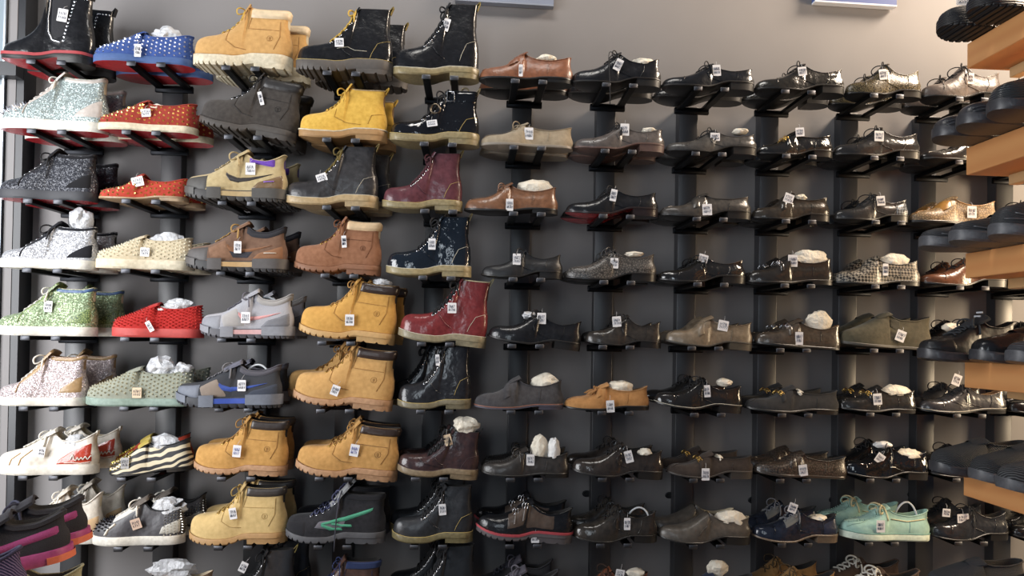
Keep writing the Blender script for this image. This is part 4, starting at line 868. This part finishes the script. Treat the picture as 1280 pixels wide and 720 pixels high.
def price_tag(S_, root, yc, t, short, n):
    px, py, ang, w, h = t[:5]; m = t[5] if len(t) > 5 and t[5] else CARD; ink = t[6] if len(t) > 6 else INK
    p = at(px, py, yc - .03); q = root.matrix_world.inverted() @ p
    tt, v = S_.inv((q.x + S_.L / 2) / S_.L, q.z / S_.H); s = S_.P(tt, v, -1); d = min(s.y, -.02) - .007
    if abs(s.z - q.z) > .008: d = -.036
    p = at(px, py, yc + d); k = F_PX / ((p - CAM).dot(FW)); w /= k * 2; h /= k * 2
    e = .0012; name = 'hanging_price_tag'
    c = math.cos(0); V = [(-w + e, -h), (w - e, -h), (w, -h + e), (w, h - e), (w - e, h), (-w + e, h), (-w, h - e), (-w, -h + e)]
    vs = [(x, yy, z) for yy in (-.0004, .0004) for x, z in V]
    o = mk(name, vs, [tuple(range(8)), tuple(range(15, 7, -1))] + [(i, 8 + i, 8 + (i + 1) % 8, (i + 1) % 8) for i in range(8)], m, None, 30)
    o.location = p; o.rotation_euler = (0, math.radians(-ang), 0)
    B = MB(); rr = random.Random(int(px * 7 + py))
    for row, (z0, ht) in enumerate(((.30, .26), (-.32, .24))):
        x = -.72
        while x < .66:
            l = .12 + .16 * rr.random(); a = rr.random(); zz = z0 * h; hh = ht * h
            def st(x0, z0_, x1, z1_): B.tube([(x0 * w, -.0007, z0_), (x1 * w, -.0007, z1_)], .0006 if w > .008 else .0004, 3)
            if a < .35: st(x, zz - hh, x + l * .5, zz + hh); st(x + l * .5, zz + hh, x + l, zz - hh)
            elif a < .7: st(x, zz + hh, x + l, zz + hh); st(x + l, zz + hh, x + l * .3, zz - hh)
            else: st(x + l * .4, zz + hh, x + l * .4, zz - hh); st(x, zz, x + l, zz + hh * .2)
            x += l + .12
    B.build('writing', ink, o, 180)
    MB().tube(bez((0, 0, h * .9), (0, -.002, h + .008), (.004, .006, h + .012), (.004, .012, h + .016), 5), .0005, 4).build('string', mat('plastic', '#bfbfc2'), o, 180)
    kind = 'small card' if w / h < .75 else 'card'
    col = 'peach' if m not in (CARD,) else 'white'
    extra = '' if n == 0 else ', the outer of its two'
    if short == 'black lace-up with two tags': extra = ', beside the laces' if n == 0 else ', the wider of its two'
    tag(o, '%s price tag hanging on the %s%s' % (col, short, extra), 'price tag', 'price tags on the shoes')
    return o

def place(sp):
    c, r = sp['c'], sp['r']; yc = -ARM + .051 + sp['y']
    bx, top = bracket(c, r, sp['short'])
    xm = (sp['x0'] + sp['x1']) / 2; ym = 413 + (360 - sp['yt']) * 0
    zpx = sp['yt'] + 30
    A = at(sp['x0'], zpx, yc); B_ = at(sp['x1'], zpx, yc); X = (A.x + B_.x) / 2; ext = SOLE[sp['sole']][4]
    L = (B_.x - A.x) - 2 * ext
    zt = at(xm + (sp['x1'] - xm) * .6, sp['yt'], yc).z
    ang = math.radians(sp['p']); H = (zt - top) + math.sin(ang) * .3 * L
    boot = sp['kind'] in ('dm', 'work', 'chel'); W = sp['W'] or (.047 if boot else .045); W = min(W * (L / .30), .0475)
    root = empty(NAMES[sp['kind']], (X, yc, top)); pt = sp['point'] or (.62 if sp['kind'] in ('derby', 'loafer') else .5)
    S_ = Shoe(sp['kind'], sp['sole'], L, H, W, pt, sp['up'], sp['so'], sp['li'], root, sp['outsole'], sp['heel'])
    # rest the tilted sole on the two arms
    low = 9
    for k in range(0, 101):
        t = k / 100; x = (t - .5) * L; z = 0 if S_.hh and t >= S_.breast else S_.zb(t)
        xr = x * math.cos(ang) + z * math.sin(ang); zr = -x * math.sin(ang) + z * math.cos(ang)
        if min(abs(xr + X - bx + HALF), abs(xr + X - bx - HALF)) < .0155: low = min(low, zr)
    z0 = top - (low if low < 9 else 0) + .0006
    root.location.z = z0; root.rotation_euler = (0, ang, 0)
    if sp['ex']: sp['ex'](S_)
    bpy.context.view_layer.update()
    tag(root, sp['short'] + ', front shoe of its pair' if sp['rear'] is not None else sp['short'] + ' standing on a black bracket', CATS[sp['kind']], GRP[sp['kind']])
    
    if sp['rear'] is not None:
        rr = cp(root, 'dangling_lace'); k = (2.3615 - .10) / F_PX
        rr.location = (X + sp['rear'] * k, yc + .1045, z0); 
        rr.rotation_euler = (0, ang, math.radians(R.uniform(-.8, .8)))
        if sp['rearup']:
            for ch in rr.children:
                if ch.name.startswith('upper'): ch.data = ch.data.copy(); ch.data.materials[0] = sp['rearup']
        rr['label'] = sp['look'] or 'rear shoe of the pair, behind the %s' % sp['short'] if len(sp['short'].split()) < 10 else 'twin behind the %s' % sp['short']
    for n, t in enumerate(sp['tags']): price_tag(S_, root, yc, t, sp['short'], n)
    for n, (kd, px, py, w, h) in enumerate(sp['stuff']):
        p = at(px, py, yc); k = F_PX / ((p - CAM).dot(FW)); w /= 2 * k; h /= 2 * k
        more = '' if len(sp['stuff']) == 1 else (', larger lump' if n == 0 else ', smaller lump')
        if kd == 'tree':
            o = empty('shoe_tree', p); B = MB().tube(bez((-w, 0, -h * .2), (-w * .3, 0, h * 1.5), (w * .7, 0, h * 1.2), (w, 0, -h), 14), .0032, 8)
            B.build('spring_rod', TREE, o, 180); MB().tube([(w, 0, -h), (w + .004, 0, -h - .012)], [.005, .007], 8).build('heel_knob', TREE, o, 60)
            tag(o, 'white plastic shoe tree inside the %s' % sp['short'], 'shoe tree', 'shoe trees')
        else:
            o = crumple('stuffing_paper' if kd == 'paper' else 'plastic_bag', PAPER if kd == 'paper' and n == 0 else PAPW if kd == 'paper' else BAG, p, (w * (1.12 if kd == 'paper' else 1), min(.026, W * .5), h * (1.15 if kd == 'paper' else 1)), px + py, 3, .5 if kd == 'paper' and sp['sole'] != 'dm' and w > .02 else 1)
            tag(o, ('cream stuffing paper in the %s%s' if kd == 'paper' else 'clear crumpled plastic in the %s%s') % (sp['short'], more), 'stuffing', 'stuffing inside the shoes')
    return S_
for sp in SP: place(sp)

# ------------------------------------------------------------------ wooden rack with black shoes at the edge
RY = -.42; WOOD = mat('wood', '#d68f4c', '#dd9955', None, 6); WOODL = mat('wood', '#c29a64', '#caa26c', None, 6)
tops = [(55, 86), (185, 219), (317, 348), (452, 484), (588, 619), (728, 760)]
rx = sum(at(1206, a, RY).x for a, b in tops) / len(tops)
rack = empty('wooden_shoe_rack', (rx, RY, FLOOR)); tag(rack, 'orange-brown wooden rack of shelves holding black shoes', 'rack')
RT_ = []
for a, b in tops:
    zt, zb_ = at(1206, a, RY).z - FLOOR, at(1206, b, RY).z - FLOOR; RT_.append(zt + FLOOR)
    sh = MB().box((0, -1.1, zb_), (.36, 0, zt), .002).build('shelf', WOOD, rack)
    MB().box((.125, -1.1, zb_ - .032), (.16, -.02, zb_), .002).build('batten', WOODL, rack)
for y in (-1.1, -.04): MB().box((.36, y, 0), (.40, y + .04, RT_[0] - FLOOR + .35), .002).build('post', WOODL, rack)
KN = mat('mesh', '#1b1c1f', '#3c3e41', None, 90); GBR = mat('rubber', '#333338', '#3d3d42', .38); GBR2 = mat('rubber', '#4c4d52', '#57585d', .45); BSY = mat('leather', '#26262a', '#2e2e33', .42)
def d_plain(s): s.piping(s.up, .003); s.tongue(s.up, .012, .03, .004)
def d_lace(s):
    s.laces(mat('fabric', '#2c2f34'), 5, .30, None, .76, .003, True, None); s.tongue(mat('fabric', '#24262b'), .035, .03, .007); s.piping(s.up, .003); p = s.P(s.tc, 1)
    s.tv('overlay', BLKM, .004, .26, 0, .75, .002)
    for k in (0, 1): MB().box((p.x + .010 + .007 * k, -.012, p.z + .014 + .012 * k), (p.x + .013 + .007 * k, .012, p.z + .019 + .012 * k)).build('tongue_mark', mat('paint', '#b9bcc0'), s.root)
def d_swirl(s):
    d_plain(s); q = mat('rubber', '#45464b', None, .4)
    for z in (.30, .40, .50): s.line('wavy_line', q, [(.04, z), (.12, z + .05), (.22, z - .02), (.34, z + .04)], .002, .001)
def d_lines(s):
    d_plain(s); q = mat('rubber', '#56585d', None, .4); s.line('pale_seam', q, [(.10, .52), (.22, .44), (.42, .38), (.6, .40)], .0022, .001); s.line('pale_seam', q, [(.03, .40), (.14, .38), (.3, .3)], .0018, .001)
RACK = [ # shelf, order from the far end, toe px, height, kind, sole, upper, sole finish, details, label
 (0, 0, 1174, .105, 'clog', 'run', mat('ribbed', '#232326', None, .5, 60), mat('ribbed', '#1f1f22', None, .5, 45), d_plain, 'ridged black trainer with white tag on the topmost plank'),
 (0, 1, 1212, .105, 'clog', 'run', mat('ribbed', '#232326', None, .5, 60), mat('ribbed', '#1f1f22', None, .5, 45), d_plain, 'ridged black trainer next in on the topmost plank, cut by the frame top'),
 (1, 0, 1168, .10, 'clog', 'slab', BSY, GBR, d_swirl, 'glossy black rounded clog lowest at the end of the second plank'),
 (1, 1, 1199, .10, 'clog', 'slab', BSY, GBR, d_swirl, 'glossy black rounded clog in the middle on the second plank'),
 (1, 2, 1238, .125, 'clog', 'slab', mat('ribbed', '#2d3033', None, .35, 45), GBR, d_plain, 'tall ribbed black shoe highest on the second plank'),
 (2, 0, 1152, .085, 'clog', 'slab', mat('ribbed', '#35373b', None, .5, 70), GBR2, d_lines, 'grey-black slip-on with pale seams at the end of the third plank'),
 (2, 1, 1190, .09, 'clog', 'slab', mat('ribbed', '#35373b', None, .5, 70), GBR2, d_lines, 'grey-black slip-on with pale seams in the middle of the third plank'),
 (2, 2, 1240, .125, 'clog', 'slab', mat('ribbed', '#35373b', None, .5, 70), GBR2, d_lines, 'tall grey-black shoe at the frame edge above the third plank'),
 (3, 0, 1150, .125, 'runner', 'slab', BLKM, GBR, d_lace, 'laced black trainer with two pale tongue bars on the fourth plank'),
 (3, 1, 1216, .10, 'clog', 'slab', BLK, GBR, d_plain, 'smooth black shoe beside the laced black trainer'),
 (3, 2, 1262, .085, 'clog', 'slab', mat('ribbed', '#3a3b40', None, .6, 60), GBR2, d_plain, 'grey rounded toe at the frame edge on the fourth plank'),
 (4, 0, 1165, .105, 'clog', 'slab', KN, GBR, d_plain, 'knitted black slip-on at the end of the fifth plank'),
 (4, 1, 1215, .105, 'clog', 'slab', KN, GBR2, d_plain, 'knitted black slip-on in the middle of the fifth plank'),
 (4, 2, 1250, .10, 'clog', 'slab', mat('mesh', '#17181b', '#505255', None, 60), GBR2, d_plain, 'coarse knitted black slip-on at the frame edge on the fifth plank'),
 (5, 0, 1162, .09, 'slip', 'cup', mat('fabric', '#2d2f34'), GBR, d_plain, 'charcoal canvas slip-on at the lower corner of the frame'),
 (5, 1, 1236, .09, 'slip', 'cup', mat('fabric', '#26272b'), GBR, d_plain, 'charcoal canvas slip-on cut off by the lower corner'),
]
for k, n, px, H, kd, so, up, sm, ex, lab in RACK:
    y = RY - .058 - .112 * n; z = RT_[k] + .0006; X = at(px, tops[k][0] - 25, y).x; L = .295
    root = empty('trainer' if kd == 'runner' else 'slip_on_shoe', (X + L / 2 + .005, y, z)); W = .051
    S_ = Shoe(kd, so, L, H, W, .42, up, sm, LIN, root); ex(S_)
    tag(root, lab, 'shoe', 'black shoes on the wooden rack')
    if k == 0 and n == 0:
        bpy.context.view_layer.update(); price_tag(S_, root, y, (1207, 1, 0, 24, 12), lab.split(' with')[0] + ' on the topmost plank', 0)

# ------------------------------------------------------------------ display step with trainers in the near corner
ny = -.72; hb = at(95, 702, ny)
step = empty('display_step', (hb.x - .25, ny - .06, FLOOR)); tag(step, 'low wooden step under the magenta and beige trainers in the lower corner', 'step')
def near(name, kind, so, L, H, up, sm, ex, heelpx, y, zz, rz, ry, lab, cat='sneaker'):
    p = at(heelpx, 690, y); th = math.radians(rz); c = Vector((p.x - math.cos(th) * L / 2, y - math.sin(th) * L / 2, zz + math.sin(math.radians(-ry)) * L / 2))
    root = empty(name, c, (0, math.radians(ry), th)); S_ = Shoe(kind, so, L, H, .05, .5, up, sm, LIN, root); ex(S_); tag(root, lab, cat, 'trainers on the display step'); return root
MAG = mat('fabric', '#8a2c63', '#96346c'); NBK = mat('fabric', '#1d1b22')
def d_mag(s):
    s.quad('magenta_band', MAG, [(.30, .30), (.50, .38), (.985, .56)], [(.30, .40), (.50, .52), (.985, .74)], .003, 20, 4)
    s.band('orange_edge', mat('rubber', '#c9623f'), .84, 1, .05, .55, .003); s.tv('collar', NBK, s.to + .01, .997, .80, 1, .006, nv=5, wrap='heel')
    s.laces(mat('fabric', '#23253a'), 5, .30, None, .76, .003, True, None); s.tongue(NBK, .03, .03, .007)
def d_pur(s): swoosh(s, LWHT, [(x + .04, z, w * .6) for x, z, w in SW], 'white_curved_stripe'); s.piping(mat('fabric', '#2a2440'), .004)
zb0 = hb.z - .0
bz = at(90, 742, ny).z
near('trainer', 'runner', 'foam', .29, .115, NBK, mat('rubber', '#96356b', '#a33c76', .5), d_mag, 90, ny - .06, zb0, 24, -7, 'black and magenta trainer in the lower corner, front one of its pair')
near('trainer', 'runner', 'foam', .29, .115, NBK, mat('rubber', '#96356b', '#a33c76', .5), d_mag, 111, ny + .06, zb0 + .003, 24, -7, 'black and magenta trainer behind its twin in the lower corner')
near('trainer', 'runner', 'foam', .29, .112, mat('mesh', '#2a2145', '#5d4a6b', None, 80), mat('rubber', '#b9a58c', None, .6), d_pur, 38, ny - .26, zb0 - .025, 24, -7, 'dark purple mesh trainer with a white curved stripe at the frame corner')
near('trainer', 'low', 'cup', .28, .11, mat('fabric', '#8d8a6c'), mat('rubber', '#b5ad92'), lambda s: s.piping(s.up, .003), 106, ny + .02, bz - .045, 20, 0, 'beige-olive trainer tucked under the magenta pair')
bxp = at(114, 740, ny)
bx = empty('shoe_box', (bxp.x, ny + .0, bz - .055)); tag(bx, 'white cardboard box corner beside the beige-olive trainer', 'box')
MB().box((-.02, 0, 0), (.018, .05, bxp.z - bz + .043), .001).build('box_body', mat('paint', '#d9d5cc', None, .7), bx); MB().box((-.022, -.002, bxp.z - bz + .043), (.020, .052, bxp.z - bz + .055), .001).build('lid', mat('paint', '#dedad2', None, .7), bx)
MB().box((-.35, -.35, bz - .055 - .03 - FLOOR), (.36, .30, bz - .0555 - FLOOR), .003).build('step_top', WOODL, step)
for x in (-.33, .30): MB().box((x, -.33, 0), (x + .04, .28, bz - .0855 - FLOOR), .003).build('step_side', WOODL, step)

# ------------------------------------------------------------------ light
def area(name, loc, to, size, col, e, sy=None):
    d = bpy.data.lights.new(name, 'AREA'); d.shape = 'RECTANGLE'; d.size = size; d.size_y = sy or size; d.color = col; d.energy = e
    o = bpy.data.objects.new(name, d); C.objects.link(o); o.location = loc; o.rotation_euler = (Vector(to) - Vector(loc)).to_track_quat('-Z', 'Y').to_euler(); return o
area('warm_window_light', (2.7, -.6, 2.3), (.5, 0, .3), .7, (1, .82, .64), 140)
area('warm_side_window', (3.5, -.92, .45), (0, -.25, .1), .36, (1, .77, .50), 100, 1.3)
area('daylight_window', (-2.75, -1.5, .25), (-.9, 0, 0), 1.2, (.97, .98, 1), 102, 2.2)
area('shop_front_window', (-1.0, -3.7, .8), (.3, 0, -.2), .5, (.82, .92, 1), 15, 1.5)
area('ceiling_light', (-.3, -.9, 2.3), (-.3, -.25, 0), 1.2, (1, .96, .9), 20, .3)
w = bpy.data.worlds.new('world'); bpy.context.scene.world = w; w.use_nodes = True
w.node_tree.nodes['Background'].inputs[0].default_value = (.40, .62, 1, 1); w.node_tree.nodes['Background'].inputs[1].default_value = .095
vs = bpy.context.scene.view_settings; vs.view_transform = 'Standard'; vs.look = 'None'; vs.exposure = 0; vs.gamma = 1; vs.use_curve_mapping = False
